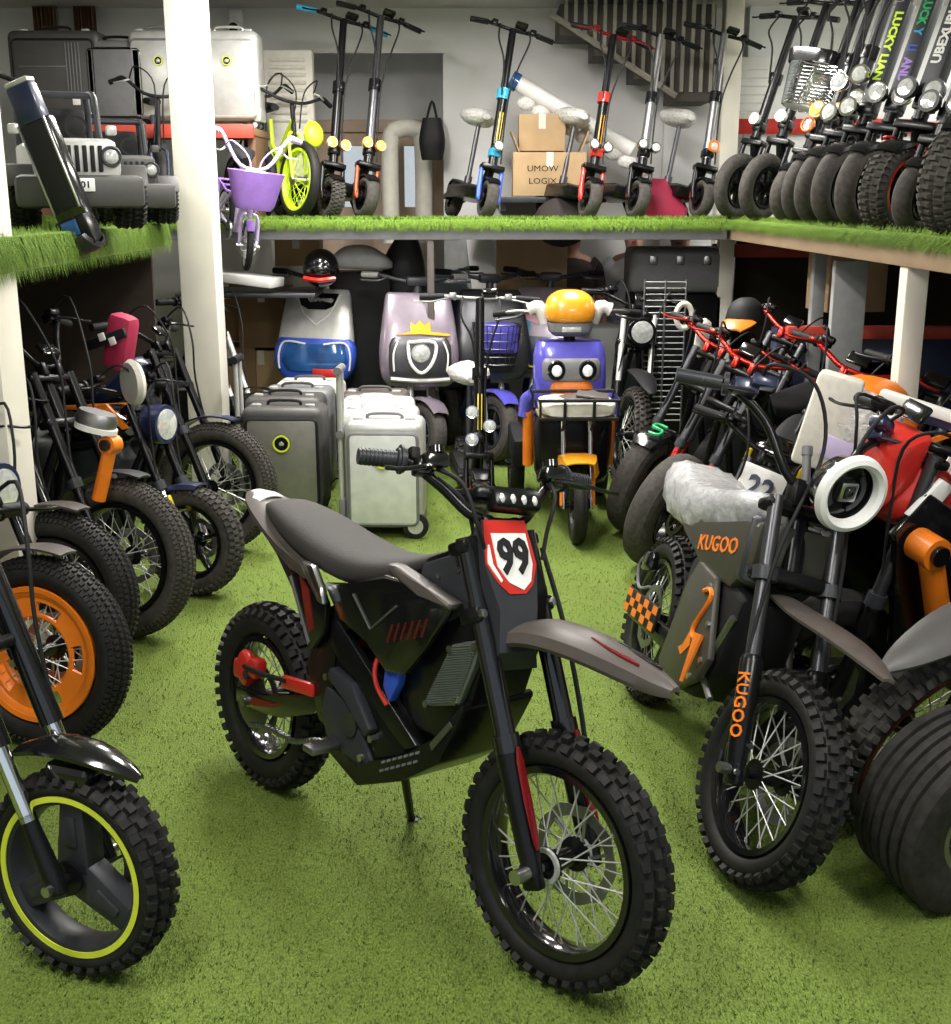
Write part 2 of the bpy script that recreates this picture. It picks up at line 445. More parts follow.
g.box(((RX0+RX1)/2-.1, y+.05, (zt+2.9)/2+.05), (RX1-RX0+1.0, .08, 2.95-zt))
for x in (RX0-.05, RX1+.05): g.box((x, 10.16, 1.5), (.08,.6,3.0))
struct(g.obj('wall_recess', 'recess_grey'))
w1 = (at(343,150,y).x, at(372,150,y).x); w2 = (at(404,150,y).x, at(429,150,y).x); zw1 = at(400,146,y).z; zw0 = at(400,207,y).z
g = G()
xs = [RX0-.3, w1[0], w1[1], w2[0], w2[1], RX1+.1]
for a, b in ((0,1),(2,3),(4,5)): g.box(((xs[a]+xs[b])/2, y, zt/2), (xs[b]-xs[a], .07, zt), .008)
for a, b in ((1,2),(3,4)):
    g.box(((xs[a]+xs[b])/2, y, (zt+zw1)/2), (xs[b]-xs[a]+.004, .07, zt-zw1)); g.box(((xs[a]+xs[b])/2, y, zw0/2), (xs[b]-xs[a]+.004, .07, zw0))
g.box(((xs[0]+xs[5])/2, y-.02, zt-.02), (xs[5]-xs[0], .12, .10), .01)
d1 = struct(g.obj('door_1', 'door_brown'))
for a, b in ((1,2),(3,4)):
    g = G(); g.box(((xs[a]+xs[b])/2, y+.01, (zw1+zw0)/2), (xs[b]-xs[a], .01, zw1-zw0)); g.obj('pane', 'glass', d1)
slab('trim_1', 'wall_paint', [((RX0-.04,BY-.012,2.80),(RX1+.04,BY+.01,2.88))])
# wall beyond the left shelf end and cream column by the stairs
p = at(722,60,9.3); q = at(740,60,9.3)
g = G(); g.box(((p.x+q.x)/2, 9.3, H/2), (q.x-p.x, .16, H), .006)
tag(g.obj('support_column', 'post_paint'), 'square cream column between the stairs and the bright white wall', 'column')

# ------------------------------------------------------------------ staircase on the back wall
t = thing('staircase', 'dark open-riser stairs with pale balusters descending across the back wall', 'staircase', (0,0,0))
sx0, sx1 = at(555,20,9.3).x, at(682,100,9.3).x; n = 4
pts = [(557,40),(591,60),(630,82),(668,104)]
for i, (px, py) in enumerate(pts):
    a = at(px, py, 9.35); b = at(px+38, py, 9.35)
    g = G(); g.box(((a.x+b.x)/2, 9.35, (a.z+3.06)/2), (b.x-a.x, .5, 3.06-a.z), .004); g.obj('step_block', 'stair_dark', t)
a = at(549,13,9.05); b = at(676,96,9.05)
g = G(); g.tube([a,b], .022, 6); g.obj('handrail', 'stair_strip', t)
for i in range(16):
    px = 566+i*9.6; bot = at(px, min(15+(px-549)*.655, 92), 9.07); top = at(px, 8, 9.07)
    g = G(); g.box((bot.x, 9.08, (bot.z+3.10)/2), (.026,.02,3.10-bot.z)); g.obj('baluster', 'stair_strip', t)
# grey steel door right of the stairs
a = at(667,55,9.55); b = at(721,55,9.55); g = G(); g.box(((a.x+b.x)/2, 9.6, 1.35), (b.x-a.x, .06, 2.7), .01)
dd = struct(g.obj('door_2', 'recess_grey')); hp = at(700,66,9.5)
g = G(); g.tube([hp+Vector((-.17,0,-.03)), hp+Vector((-.15,-.05,.02)), hp+Vector((.1,-.05,.03)), hp+Vector((.14,0,.03))], .02, 8, 4); g.obj('handle', 'gunmetal', dd)
g = G(); hp = at(704,86,9.56); g.prism([(hp.x-.035,hp.z-.03),(hp.x+.035,hp.z-.03),(hp.x,hp.z+.035)], 9.555, 9.57); g.obj('warning_triangle', 'red', dd)
# ------------------------------------------------------------------ turf covered shelves
def fringe(g, a, b, nrm, n, top, lo, hi, back):
    a, b, nrm = Vector(a), Vector(b), Vector(nrm)
    d = (b-a).normalized()
    for i in range(n):
        t = random.random(); p = a.lerp(b, t)
        if random.random() < .55:                          # hanging over the edge
            p = p+nrm*random.uniform(-.01,.012); L = random.uniform(lo, hi); z0 = top-random.uniform(0,.03)
            tip = p+nrm*random.uniform(.004,.035)+d*random.uniform(-.02,.02); tip.z = z0-L
        else:
            p = p-nrm*random.uniform(0, back); z0 = top; L = random.uniform(.012,.032)
            tip = p+Vector((random.uniform(-.016,.016), random.uniform(-.016,.016), 0)); tip.z = z0+L
        p.z = z0; w = d*random.uniform(.0025,.005)
        g.add([p-w, p+w, tip], [(0,1,2)])
TOP = 1.60
def shelf(label, quad, posts, front, nrm, n, lo=.03, hi=.12, beam='wood', back=.5):
    cx = sum(q[0] for q in quad)/4; cy = sum(q[1] for q in quad)/4
    global LAST
    t = LAST = thing('display_shelf', label, 'shelf', (0,0,0), group='turf-covered display shelves')
    g = G(); vs = [(x,y,TOP-.05) for x,y in quad]+[(x,y,TOP-.02) for x,y in quad]
    g.add(vs, [(3,2,1,0),(4,5,6,7),(0,1,5,4),(1,2,6,5),(2,3,7,6),(3,0,4,7)]); g.obj('deck', 'wood', t)
    g = G(); vs = [(x,y,TOP-.02) for x,y in quad]+[(x,y,TOP) for x,y in quad]
    g.add(vs, [(3,2,1,0),(4,5,6,7),(0,1,5,4),(1,2,6,5),(2,3,7,6),(3,0,4,7)], .006); tf = g.obj('turf_cover', 'shelf_turf', t)
    g = G(); fringe(g, front[0], front[1], nrm, n, TOP, lo, hi, back)
    o = g.obj('grass_fringe', 'shelf_turf', t); o['kind'] = 'stuff'
    a, b = Vector(front[0]), Vector(front[1]); m = (a+b)/2-Vector(nrm)*.03
    g = G(); L = (b-a).length; ang = math.degrees(math.atan2((b-a).y, (b-a).x))
    g.box((m.x, m.y, TOP-.085), (L, .045, .075), .005, (0,0,ang)); g.obj('edge_beam', beam, t)
    for x, y, w, d, mm in posts:
        g = G(); g.box((x,y,(TOP-.05)/2), (w,d,TOP-.05), .006); g.obj('post', mm, t)
    return t
shelf('left display shelf under ride-on jeeps and suitcases, long shaggy turf edge', [(-3.8,2.6),(-1.52,2.6),(-1.68,6.7),(-3.8,6.7)], [(-3.6,2.8,.1,.1,'post_paint')], [(-1.52,2.6,0),(-1.68,6.7,0)], (1,.04,0), 14000, .04, .15, back=1.0)
g = G(); g.box((-2.75,6.62,.775),(2.0,.03,1.55)); g.box((-3.3,4.7,.775),(.03,3.8,1.55)); g.obj('shade_panel','brown_dark',LAST)  # dark sheets added to stand in for the shade under the left shelf
shelf('far display shelf across the back carrying the row of standing scooters', [(-3.0,7.75),(1.585,7.75),(1.585,8.75),(-3.0,8.75)], [(-.285,7.79,.045,.045,'taupe')], [(-3.0,7.75,0),(1.585,7.75,0)], (0,-1,0), 9000, .02, .06, 'mid_grey', back=.3)
shelf('right display shelf crowded with big-wheeled scooters, wooden front edge', [(1.60,3.3),(3.4,3.3),(3.4,8.8),(1.62,8.8)], [(1.67,8.2,.10,.10,'post_paint'),(1.66,4.62,.085,.085,'post_paint')], [(1.60,8.75,0),(1.60,3.3,0)], (-1,0,0), 12000, .01, .05, back=.3)
g = G(); g.box((2.6,8.72,.775),(1.5,.03,1.5)); g.box((3.3,6.2,.775),(.03,5.0,1.5)); g.obj('shade_panel','brown_dark',LAST)  # added sheets, the darkness below the right shelf put in as colour
# columns in front of the left shelf
g = G(); x0 = at(169,100,6.75).x; x1 = at(206,100,6.75).x
g.box(((x0+x1)/2, 6.85, H/2), (x1-x0, .2, H), .006); tag(g.obj('support_column', 'post_paint'), 'tall cream floor-to-ceiling column at the far end of the left shelf', 'column')
g = G(); g.box((-1.74, 4.12, H/2), (.30, .22, H), .006); tag(g.obj('support_column', 'post_paint'), 'cream column cut by the left edge of the picture', 'column')

# short pile of the floor turf
g = G(); vs_, fs_ = [], []
for i in range(75000):
    Y = 1.9+6.3*random.random()**1.35; X = random.uniform(-1,1)*min(.45*Y, 1.9); a = random.uniform(0,PI); L = random.uniform(.006,.014)
    w = Vector((math.cos(a),math.sin(a),0))*random.uniform(.0012,.0022); t = Vector((random.uniform(-.010,.010),random.uniform(-.010,.010),L)); k = len(vs_)
    p = Vector((X,Y,0)); vs_ += [p-w,p+w,p+t]; fs_.append((k,k+1,k+2))
me = bpy.data.meshes.new('grass_pile'); me.from_pydata(vs_,[],fs_); o = put('grass_pile',me,'turf',FLOOR); g.bm.free(); o['kind'] = 'stuff'
# ------------------------------------------------------------------ lamps, sky, exposure
wd = bpy.data.worlds.new('sky'); bpy.context.scene.world = wd; wd.use_nodes = True
nt = wd.node_tree; bg = nt.nodes['Background']
tc = nt.nodes.new('ShaderNodeTexCoord'); sp = nt.nodes.new('ShaderNodeSeparateXYZ'); rp = nt.nodes.new('ShaderNodeValToRGB')
nt.links.new(tc.outputs['Generated'], sp.inputs[0]); nt.links.new(sp.outputs['Z'], rp.inputs['Fac'])
rp.color_ramp.elements[0].color = (.80,.88,.92,1); rp.color_ramp.elements[1].color = (.62,.78,1,1); rp.color_ramp.elements[1].position = .6
nt.links.new(rp.outputs['Color'], bg.inputs['Color']); bg.inputs['Strength'].default_value = .75
def lamp(label, x, y, L, power, yaw=90):
    t = thing('ceiling_light', label, 'light', (x,y,H), yaw, group='ceiling strip lights')
    g = G(); g.box((0,0,-.02), (L,.34,.04), .006); g.obj('housing', 'white', t)
    g = G(); g.box((0,0,-.045), (L-.04,.30,.012), .003); g.obj('diffuser', 'lamp_glow', t)
    l = bpy.data.lights.new('strip_lamp', 'AREA'); l.shape = 'RECTANGLE'; l.size = L-.05; l.size_y = .3; l.energy = power; l.color = (1,.965,.90)
    o = bpy.data.objects.new('strip_lamp', l); C.objects.link(o); o.parent = t; o.location = (0,0,-.06)
for (x, y, pw, lb) in [(-1.0,1.4,70,'ceiling strip light over the shop front, left side'),(1.3,1.4,70,'ceiling strip light over the shop front, right side'),
                   (-.2,4.6,75,'ceiling strip light above the middle of the aisle'),(-2.6,5.6,30,'ceiling strip light above the left shelf'),(3.0,5.4,40,'ceiling strip light above the right shelf'),
                   (-.9,6.9,115,'ceiling strip light before the far shelf, left'),(.7,6.9,100,'ceiling strip light before the far shelf, right'),(4.2,8.0,90,'ceiling strip light by the bright back wall')]:
    lamp(lb, x, y, 1.5, pw)
vs = bpy.context.scene.view_settings
vs.view_transform = 'Standard'; vs.look = 'None'; vs.exposure = 0; vs.gamma = 1; vs.use_curve_mapping = False
bpy.context.scene.cycles.max_bounces = 6
# ------------------------------------------------------------------ the black-and-red electric dirt bike in the foreground
def lever(g, y0, y1, s, x, sgn):
    g.tube([(x,y0,s),(x+.035,y0+(y1-y0)*.25,s-.012),(x+.05,y0+(y1-y0)*.7,s-.03),(x+.045,y1,s-.03)], [.007,.006,.005,.006], 8, 4)
def hero():
    wb = 1.225; rf = .292; rr_ = .283
    t = thing('electric_dirt_bike', 'black and red electric dirt bike with number 99 plate in the middle of the floor', 'dirt bike', (-.627,3.333,0), math.degrees(math.atan2(-.973,.841))-.6, 5)
    S, F = steer_frame(wb+.012, rf, 23.5, 5)
    wheel(t, (wb+.012,0,rf), rf, .088, .210, 'front_wheel', 'knob', 'wire', rim='black', T=S, disc=1, full=True)
    wheel(t, (0,0,rr_), rr_, .105, .178, 'rear_wheel', 'knob', 'wire', rim='black', disc=-1, full=True)
    for sy in (-1,1):
        g = G(S); g.lathe([(.030,-.004),(.040,-.004),(.040,.004),(.030,.004)],(wb+.012,sy*.056,rf),n=28); g.obj('hub_ring','silver',t)
    # fork
    for y in (-.098,.098):
        g = G(F); g.cyl((-.0,y,.27),(0,y,.745),.0245,n=20); g.cyl((0,y,.26),(0,y,.30),.031,n=20); lg = g.obj('fork_leg','black',t)
        g = G(F); g.tube([(0,y,-.01),(0,y,.05),(0,y,.20),(0,y,.285)],[.022,.026,.029,.030],18)
        g.box((-.004,y,-.012),(.05,.03,.06),.008); g.obj('fork_slider','satin_black',lg)
        g = G(F)
        sy = -1 if y < 0 else 1; rings = []
        for s, w, d in ((.045,.004,.03),(.06,.010,.033),(.15,.014,.034),(.24,.012,.034),(.27,.005,.033)):
            rings.append([(d*math.cos(a)+.002, y+sy*.004+d*math.sin(a), s) for a in [(-w/d)+2*w/d*k/5 for k in range(6)]]+[((d-.004)*math.cos(a), y+(d-.004)*math.sin(a), s) for a in [(w/d)-2*w/d*k/5 for k in range(6)]])
        g.loft(rings); g.obj('fork_guard','dark_red',lg,'dark red fork guard')
        g = G(F); g.cyl((0,y-.045,0),(0,y+.045,0),.012,n=14); g.cyl((.0,y-.058*(-sy),0),(0,y-.02*(-sy),0),.017,n=12); g.obj('axle_nut','steel',lg)
    g = G(F); g.box((-.01,0,.57),(.062,.262,.038),.010); g.box((-.01,0,.725),(.058,.255,.032),.010); g.cyl((-.035,0,.55),(-.035,0,.75),.027,n=18)
    tc_ = g.obj('triple_clamp','satin_black',t)
    for y in (-.118,.118):
        g = G(F); g.cyl((.02,y,.57),(.032,y,.57),.010,n=8); g.obj('clamp_bolt','steel',tc_)
    # number plate mask
    fr = [(-.062,.775),(.062,.775),(.074,.67),(.055,.565),(.055,.475),(-.048,.475),(-.050,.565),(-.074,.67)]
    bk = [(-.046,.752),(.086,.752),(.110,.66),(.112,.55),(.095,.44),(-.045,.44),(-.062,.55),(-.060,.66)]
    xf = [.075,.075,.084,.088,.062,.062,.088,.084]; xb = [.0,.0,-.005,.0,.01,.01,.0,-.005]
    F_ = F; F = F @ Matrix.Translation((-.022,-.026,.63)) @ Matrix.Rotation(R(-6),4,'X') @ Matrix.Rotation(R(-8),4,'Z') @ Matrix.Translation((0,0,-.635))
    g = G(F); g.loft([[(xb[i],*bk[i]) for i in range(8)], [(xf[i],*fr[i]) for i in range(8)]]); mk = g.obj('front_mask','dark_grey',t,smooth=20)
    def face(y, s): return .0752+(.785-s)*.0785 if s > .67 else .0842+(.67-s)*.04
    def sticker(nm, m, pts, up):
        g = G(F); n = len(pts); g.add([(face(*q)+up,*q) for q in pts]+[(face(*q)-.006,*q) for q in pts], [tuple(range(n))]+[(i,(i+1)%n,(i+1)%n+n,i+n) for i in range(n)])
        return g.obj(nm, m, mk, smooth=15)
    sticker('mask_sticker','red',[(-.059,.773),(.059,.773),(.071,.67),(.052,.622),(.028,.602),(-.018,.602),(-.046,.628),(-.071,.67)],.002)
    sticker('mask_stripe','white',[(-.060,.715),(-.055,.715),(-.054,.670),(-.034,.634),(-.038,.628),(-.057,.655),(-.067,.672)],.005)
    sticker('number_panel','white',[(-.045,.742),(.053,.742),(.058,.67),(.046,.630),(.022,.610),(-.016,.628),(-.041,.665)],.0045)
    words('number','99',.112,'matte_black',mk, F @ frame((.0905,.006,.684),(0,1,0),(-.0785,0,1),(1,0,.0785)),.0025,.78,.003)
    F = F_
    # front mudguard
    g = G(S)
    st = [(q-.035,z-.036,w,a) for q,z,w,a in [(1.02,.785,.080,.015),(1.08,.808,.082,.02),(1.15,.829,.078,.024),(1.225,.835,.072,.026),(1.31,.832,.066,.026),(1.40,.820,.052,.022),(1.475,.806,.036,.015),(1.515,.798,.016,.006)]]
    rings = []
    for x, z, hw, ar in catmull_n(st, 3):
        top = [(x, hw*q, z+ar*(1-abs(q)**2.5)-(.02 if abs(q) > .97 else 0)*min(1,hw/.05)) for q in (-1,-.94,-.7,-.35,0,.35,.7,.94,1)]
        rings.append(top+[(a, b*.9, c-.010) for a, b, c in reversed(top)])
    g.loft(rings); fd = g.obj('front_mudguard','taupe',t,smooth=30)
    for nm, mm, y0, y1, u0, u1 in (('mudguard_sticker','dark_red',-.034,-.016,1.27,1.40),('mudguard_sticker','black',.004,.026,1.31,1.43)):
        g = G(S); rows = []
        for k in range(6):
            x = u0+(u1-u0)*k/5; w = math.sin(PI*(k+.35)/5.7)
            z = .797+(.026 if x < 1.2 else 0)+(1.275-x)*.135+.0235-.006*(k/5); ym = (y0+y1)/2; h = (y1-y0)/2*w
            rows.append([(x,ym-h,z),(x,ym+h,z),(x,ym+h,z-.012),(x,ym-h,z-.012)])
        g.loft(rows); g.obj(nm,mm,fd)
    # handlebar
    FB = F @ Matrix.Translation((.03,-.015,.765)) @ Matrix.Rotation(R(-11.5),4,'X') @ Matrix.Rotation(R(-13),4,'Z') @ Matrix.Diagonal((1,.85,1,1)) @ Matrix.Translation((0,0,-.8))
    g = G(FB); g.tube([(-.075,-.355,.950),(-.05,-.25,.945),(-.025,-.16,.885),(0,-.07,.810),(0,.07,.810),(-.025,.16,.885),(-.05,.25,.945),(-.075,.355,.950)], .0125, 12, 5)
    for y in (-.045,.045): g.box((0,y,.78),(.045,.035,.07),.008)
    g.tube([(-.012,-.13,.865),(0,-.05,.872),(0,.05,.872),(-.012,.13,.865)],.009,8,3); hb = g.obj('handlebar','satin_black',t)
    for sg in (-1,1):
        g = G(FB); g.tube([(-.0765,sg*.368,.9505),(-.0535,sg*.262,.9455)],.0185,16)
        for k in range(9):
            y = .272+k*.0105; x = -.0545-(y-.265)*.2; z = .9457+(y-.265)*.045
            g.tube([(x,sg*y,z),(x-.001,sg*(y+.006),z)],.0200,16)
        for q, r_ in ((.247,.030),(.255,.034),(.263,.026)): g.tube([(-.050,sg*q,.945),(-.0515,sg*(q+.007),.9455)], r_, 20)
        g.obj('grip','dark_grey',hb)
        g = G(FB); g.box((-.03,sg*.205,.925),(.04,.055,.04),.008); g.box((-.005,sg*.187,.934),(.05,.07,.035),.008); g.cyl((0,sg*.182,.95),(0,sg*.182,.966),.022,n=14); g.obj('brake_reservoir','black',hb)
        g = G(FB); lever(g, sg*.19, sg*.365, .918, .005, sg); g.obj('brake_lever','black',hb)
        g = G(FB); g.box((-.045,sg*.222,.960),(.03,.028,.03),.005); g.obj('switch_pod','matte_black',hb)
    g = G(FB); g.box((.04,.02,.845),(.05,.150,.052),.012,(0,-12,0)); g.box((.0,-.01,.862),(.08,.16,.034),.012); ds = g.obj('light_bar','satin_black',hb)
    for k in range(4):
        g = G(FB); g.ball((.065,-.032+k*.034,.842),(.006,.009,.012),10,6); g.obj('lamp','lens',ds)
    for pts in ([(-.01,-.18,.92),(.05,-.14,.87),(.06,-.11,.78),(.03,-.07,.73)],[(-.01,.18,.92),(.05,.15,.86),(.03,.13,.78),(.01,.125,.72)],[(-.02,-.17,.90),(.0,-.10,.84),(-.04,-.05,.75),(-.08,-.03,.68)],[(-.02,.17,.90),(0,.1,.83),(-.05,.06,.73),(-.09,.04,.66)]):
        g = G(FB); g.tube(pts,.0055,8,5); g.obj('cable','matte_black',hb)
    g = G(F); g.tube([(.02,.125,.70),(.035,.13,.50),(.02,.14,.28),(.0,.13,.06)],.006,8,4); g.obj('brake_hose','matte_black',t)
    # frame, battery box, motor
    def side(nm, m, pts, hw, bev=.012, par=t, lab=None):
        g = G(); g.prism(pts,-hw,hw,bev); return g.obj(nm,m,par,lab,smooth=25)
    fr_ = side('frame','satin_black',[(.80,.90),(.965,.975),(1.045,.86),(1.045,.755),(.995,.59),(.90,.47),(.80,.47),(.72,.52),(.73,.66),(.745,.80)],.088)
    g = G()
    for sy in (-1,1):
        g.prism([(.43,.66),(.475,.66),(.78,.47),(.84,.44),(.78,.41),(.50,.55),(.42,.60)],sy*.095-.012,sy*.095+.012,.006)
        g.prism([(.33,.50),(.42,.68),(.50,.72),(.80,.80),(.80,.76),(.52,.655),(.47,.62),(.455,.50),(.48,.34),(.40,.36)],sy*.085-.02,sy*.085+.02,.008)
    g.obj('frame_rail','satin_black',fr_)
    bt = side('battery_box','dark_grey',[(.775,.80),(.795,.885),(.955,.955),(.985,.93),(.985,.82),(.90,.765)],.094,.010)
    for x, z in ((.86,.87),(.93,.90),(.90,.81),(.82,.83)):
        g = G(); g.cyl((x,-.098,z),(x,-.092,z),.007,n=8); g.obj('screw','steel',bt)
    g = G(); g.prism([(.935,.725),(1.035,.765),(1.02,.70),(.975,.59),(.845,.545)],-.106,-.088,.004); rd = g.obj('radiator_plate','grille_metal',fr_,smooth=20)
    g = G()
    for k in range(24):
        q = k/23; a = Vector((.850+.087*q,-.108,.555+.165*q)); b = Vector((.972+.055*q,-.108,.600+.150*q)); g.tube([a,b],.0019,5)
    g.obj('cooling_fin','grille_metal',rd)
    for x, z in ((.935,.715),(1.02,.745),(.86,.557),(.965,.597)):
        g = G(); g.cyl((x,-.114,z),(x,-.1,z),.009,n=8); g.obj('screw','steel',rd)
    mh = side('motor_housing','satin_black',[(.395,.50),(.40,.40),(.445,.315),(.60,.275),(.74,.33),(.80,.42),(.70,.47),(.60,.55),(.46,.575)],.100,.02)
    g = G(); g.prism([(.47,.535),(.575,.52),(.665,.425),(.64,.395),(.555,.48),(.47,.495)],-.128,-.09,.010); g.prism([(.42,.39),(.455,.33),(.60,.29),(.66,.33),(.60,.40),(.52,.46),(.44,.47)],-.112,-.09,.008); g.obj('motor_cover','dark_grey',mh,smooth=25)
    for x, z in ((.62,.335),(.46,.325),(.45,.50),(.66,.40)):
        g = G(); g.cyl((x,-.122,z),(x,-.1,z),.010,n=8); g.obj('screw','steel',mh)
    g = G(); g.cyl((.56,-.118,.405),(.56,-.1,.405),.034,n=18); g.obj('motor_cap','gunmetal',mh)
    sk = side('skid_plate','satin_black',[(.435,.33),(.455,.295),(.60,.248),(.78,.33),(.92,.425),(1.00,.585),(.985,.60),(.90,.475),(.78,.385),(.60,.305)],.112,.008)
    g = G()
    for i in range(7):
        for j in range(2): g.prism([(.70+i*.022+j*.006,.325+i*.012+j*.025),(.714+i*.022+j*.006,.333+i*.012+j*.025),(.714+i*.022+j*.006,.340+i*.012+j*.025),(.70+i*.022+j*.006,.332+i*.012+j*.025)],-.1155,-.111)
    g.obj('skid_lettering','mid_grey',sk)
    g = G(); g.prism([(.90,.455),(.965,.535),(.955,.545),(.89,.468)],-.116,-.111); g.obj('skid_slot','dull_metal',sk)
    # wires under the shroud
    g = G(); g.prism([(.70,.61),(.765,.63),(.755,.57),(.725,.515),(.695,.55)],-.118,-.09,.008); g.obj('controller_cover','blue',fr_,'blue controller cover')
    g = G(); g.tube([(.675,-.09,.66),(.662,-.115,.60),(.675,-.12,.55),(.72,-.118,.51)],.006,8,5); g.obj('wire','red',fr_,'red wire')
    # seat and tail
    g = G(); g.body([(-.02,.862,.035,.012,3),(.06,.862,.075,.030,3),(.20,.835,.105,.042,3),(.36,.805,.115,.045,3),(.52,.798,.112,.042,3),(.68,.835,.095,.034,2.6),(.80,.885,.070,.024,2.6),(.87,.915,.035,.012,2.4)],24,4); g.obj('seat','seat_cloth',t)
    g = G(); st = [(-.135,.882,.030,.006),(-.08,.872,.066,.016),(.02,.845,.095,.02),(.16,.800,.112,.02),(.30,.770,.118,.02)]
    g.skin(catmull_n(st,3),.02,10); tl = g.obj('tail_mudguard','taupe',t)
    g = G(); g.skin([(-.125,.8865,.022,.004),(-.07,.878,.050,.015),(-.035,.870,.052,.018)],.004,8); g.obj('tail_sticker','white',tl)
    for sy in (-1,1):
        q = 1 if sy > 0 else -1
        SHR = Matrix(((1,0,0,0),(sy*.14,1,0,-sy*.14*.36),(0,0,1,0),(0,0,0,1)))
        g = G(SHR); g.prism([(-.10,.868),(.02,.842),(.14,.800),(.30,.765),(.42,.735),(.46,.70),(.45,.62),(.375,.55),(.335,.60),(.25,.70),(.10,.785),(-.06,.845)],sy*.112-.010,sy*.112+.010,.007)
        sp_ = g.obj('side_panel','black',t,smooth=25)
        g = G(SHR); g.prism([(-.02,.842),(.09,.806),(.17,.768),(.15,.760),(.05,.800),(-.03,.832)],sy*.1235-.0015,sy*.1235+.0015); g.obj('panel_sticker','dark_red',sp_)
        g = G(SHR); g.prism([(.30,.740),(.36,.715),(.40,.62),(.37,.60),(.33,.68)],sy*.1235-.0015,sy*.1235+.0015); g.obj('panel_sticker','dark_red',sp_)
        g = G(SHR); g.prism([(.235,.720),(.245,.724),(.375,.575),(.368,.565)],sy*.1235-.0015,sy*.1235+.0015); g.obj('panel_stripe','mid_grey',sp_)
        g = G(SHR); g.prism([(-.105,.872),(.02,.850),(.15,.808),(.31,.772),(.36,.752),(.33,.735),(.24,.745),(.12,.778),(-.02,.830)],sy*.114-.014,sy*.114+.014,.008); g.obj('panel_ridge','taupe',sp_,smooth=30)
        g = G(SHR); g.prism([(.33,.790),(.40,.792),(.455,.745),(.475,.705),(.44,.705),(.37,.755)],sy*.126-.014,sy*.126+.010,.008); g.obj('panel_hinge','steel',sp_,'shiny wrapped bracket')
        g = G(); g.prism([(.44,.755),(.56,.782),(.70,.838),(.84,.842),(.955,.826),(.945,.80),(.87,.70),(.80,.612),(.72,.60),(.645,.66),(.52,.675)],sy*.124-.010,sy*.124+.010,.008); sh = g.obj('tank_shroud','black',t,smooth=25)
        g = G(); g.prism([(.705,.868),(.745,.872),(.86,.848),(.965,.832),(.955,.812),(.84,.822),(.74,.842)],sy*.118-.020,sy*.118+.020,.010); g.obj('shroud_ridge','taupe',sh,smooth=30)
        g = G()
        for k in range(6): g.prism([(.725+k*.026,.675+k*.010),(.733+k*.026,.675+k*.010),(.750+k*.026,.725+k*.010),(.742+k*.026,.725+k*.010)],sy*.1345-.001,sy*.1345+.001)
        g.obj('shroud_sticker','deep_red',sh)
        g = G(); g.tube([(.58,sy*.136,.76),(.66,sy*.136,.69),(.76,sy*.136,.775)],.0035,6); g.obj('shroud_line','charcoal',sh)
    # swingarm, brake, chain
    for sy in (-1,1):
        g = G(); g.prism([(-.05,.265),(-.05,.312),(.10,.325),(.30,.385),(.42,.47),(.45,.43),(.36,.36),(.20,.295),(.05,.268)],sy*.085-.013,sy*.085+.013,.006); sw = g.obj('swingarm','black',t,smooth=25)
        g = G(); g.prism([(.04,.290),(.05,.312),(.17,.330),(.22,.352),(.17,.318),(.06,.288)],sy*.0995-.0015,sy*.0995+.0015); g.obj('swingarm_sticker','dark_red',sw)
        g = G(); g.cyl((0,sy*.105,.283),(0,sy*.06,.283),.016,n=12); g.obj('axle_nut','steel',sw)
    g = G(); g.box((.30,-.103,.425),(.16,.022,.036),.006,(0,-8,0)); g.obj('chain_tensioner','red',t,'bright red chain guide')
    g = G(); g.box((.0,-.092,.385),(.085,.04,.09),.018,(0,30,0)); g.box((.055,-.09,.40),(.05,.045,.06),.014); g.box((-.035,-.09,.375),(.04,.04,.06),.012); br = g.obj('brake_caliper','red',t,'bright red rear brake caliper')
    g = G(); g.cyl((.03,-.115,.375),(.03,-.1,.375),.014,n=10); g.obj('caliper_bolt','gunmetal',br)
    g = G(); g.tube([(.02,-.112,.40),(.12,-.112,.405),(.25,-.11,.425)],.008,8,4); g.obj('brake_hose','matte_black',t)
    g = G(); g.lathe([(.020,-.006),(.085,-.004),(.092,0),(.085,.004),(.020,.006)],(0,-.07,.283),n=40); g.obj('sprocket','gunmetal',t)
    g = G()
    for k in range(26):
        q = k/25; g.box((q*.42,-.07,.203+q*.075+(.012 if q > .5 else .006)*math.sin(q*9)),(.012,.018,.014),.003)
    g.obj('chain','dull_metal',t)
    g = G(); g.tube([(.42,0,.50),(.56,0,.72)],.022,12); 
    g.tube([(.42+.14*a/70+.034*0,.036*math.cos(a*.55),.50+.22*a/70+.036*math.sin(a*.55)*0+.0) for a in range(70)],.006,6); g.obj('shock_absorber','red',t)
    g = G(); g.prism([(.34,.64),(.40,.66),(.47,.50),(.47,.40),(.36,.42),(.33,.53)],-.06,.06,.015); g.obj('rear_shield','satin_black',t)
    # side stand on the far side
    g = G(); g.tube([(.56,.06,.29),(.46,.19,.022)],[.014,.011],10); g.box((.452,.205,.014),(.05,.035,.012),.004); g.obj('side_stand','satin_black',t)
    for sy in (-1,1):
        g = G(); g.box((.50,sy*.155,.33),(.05,.09,.018),.004); g.obj('foot_peg','dull_metal',t)
hero()
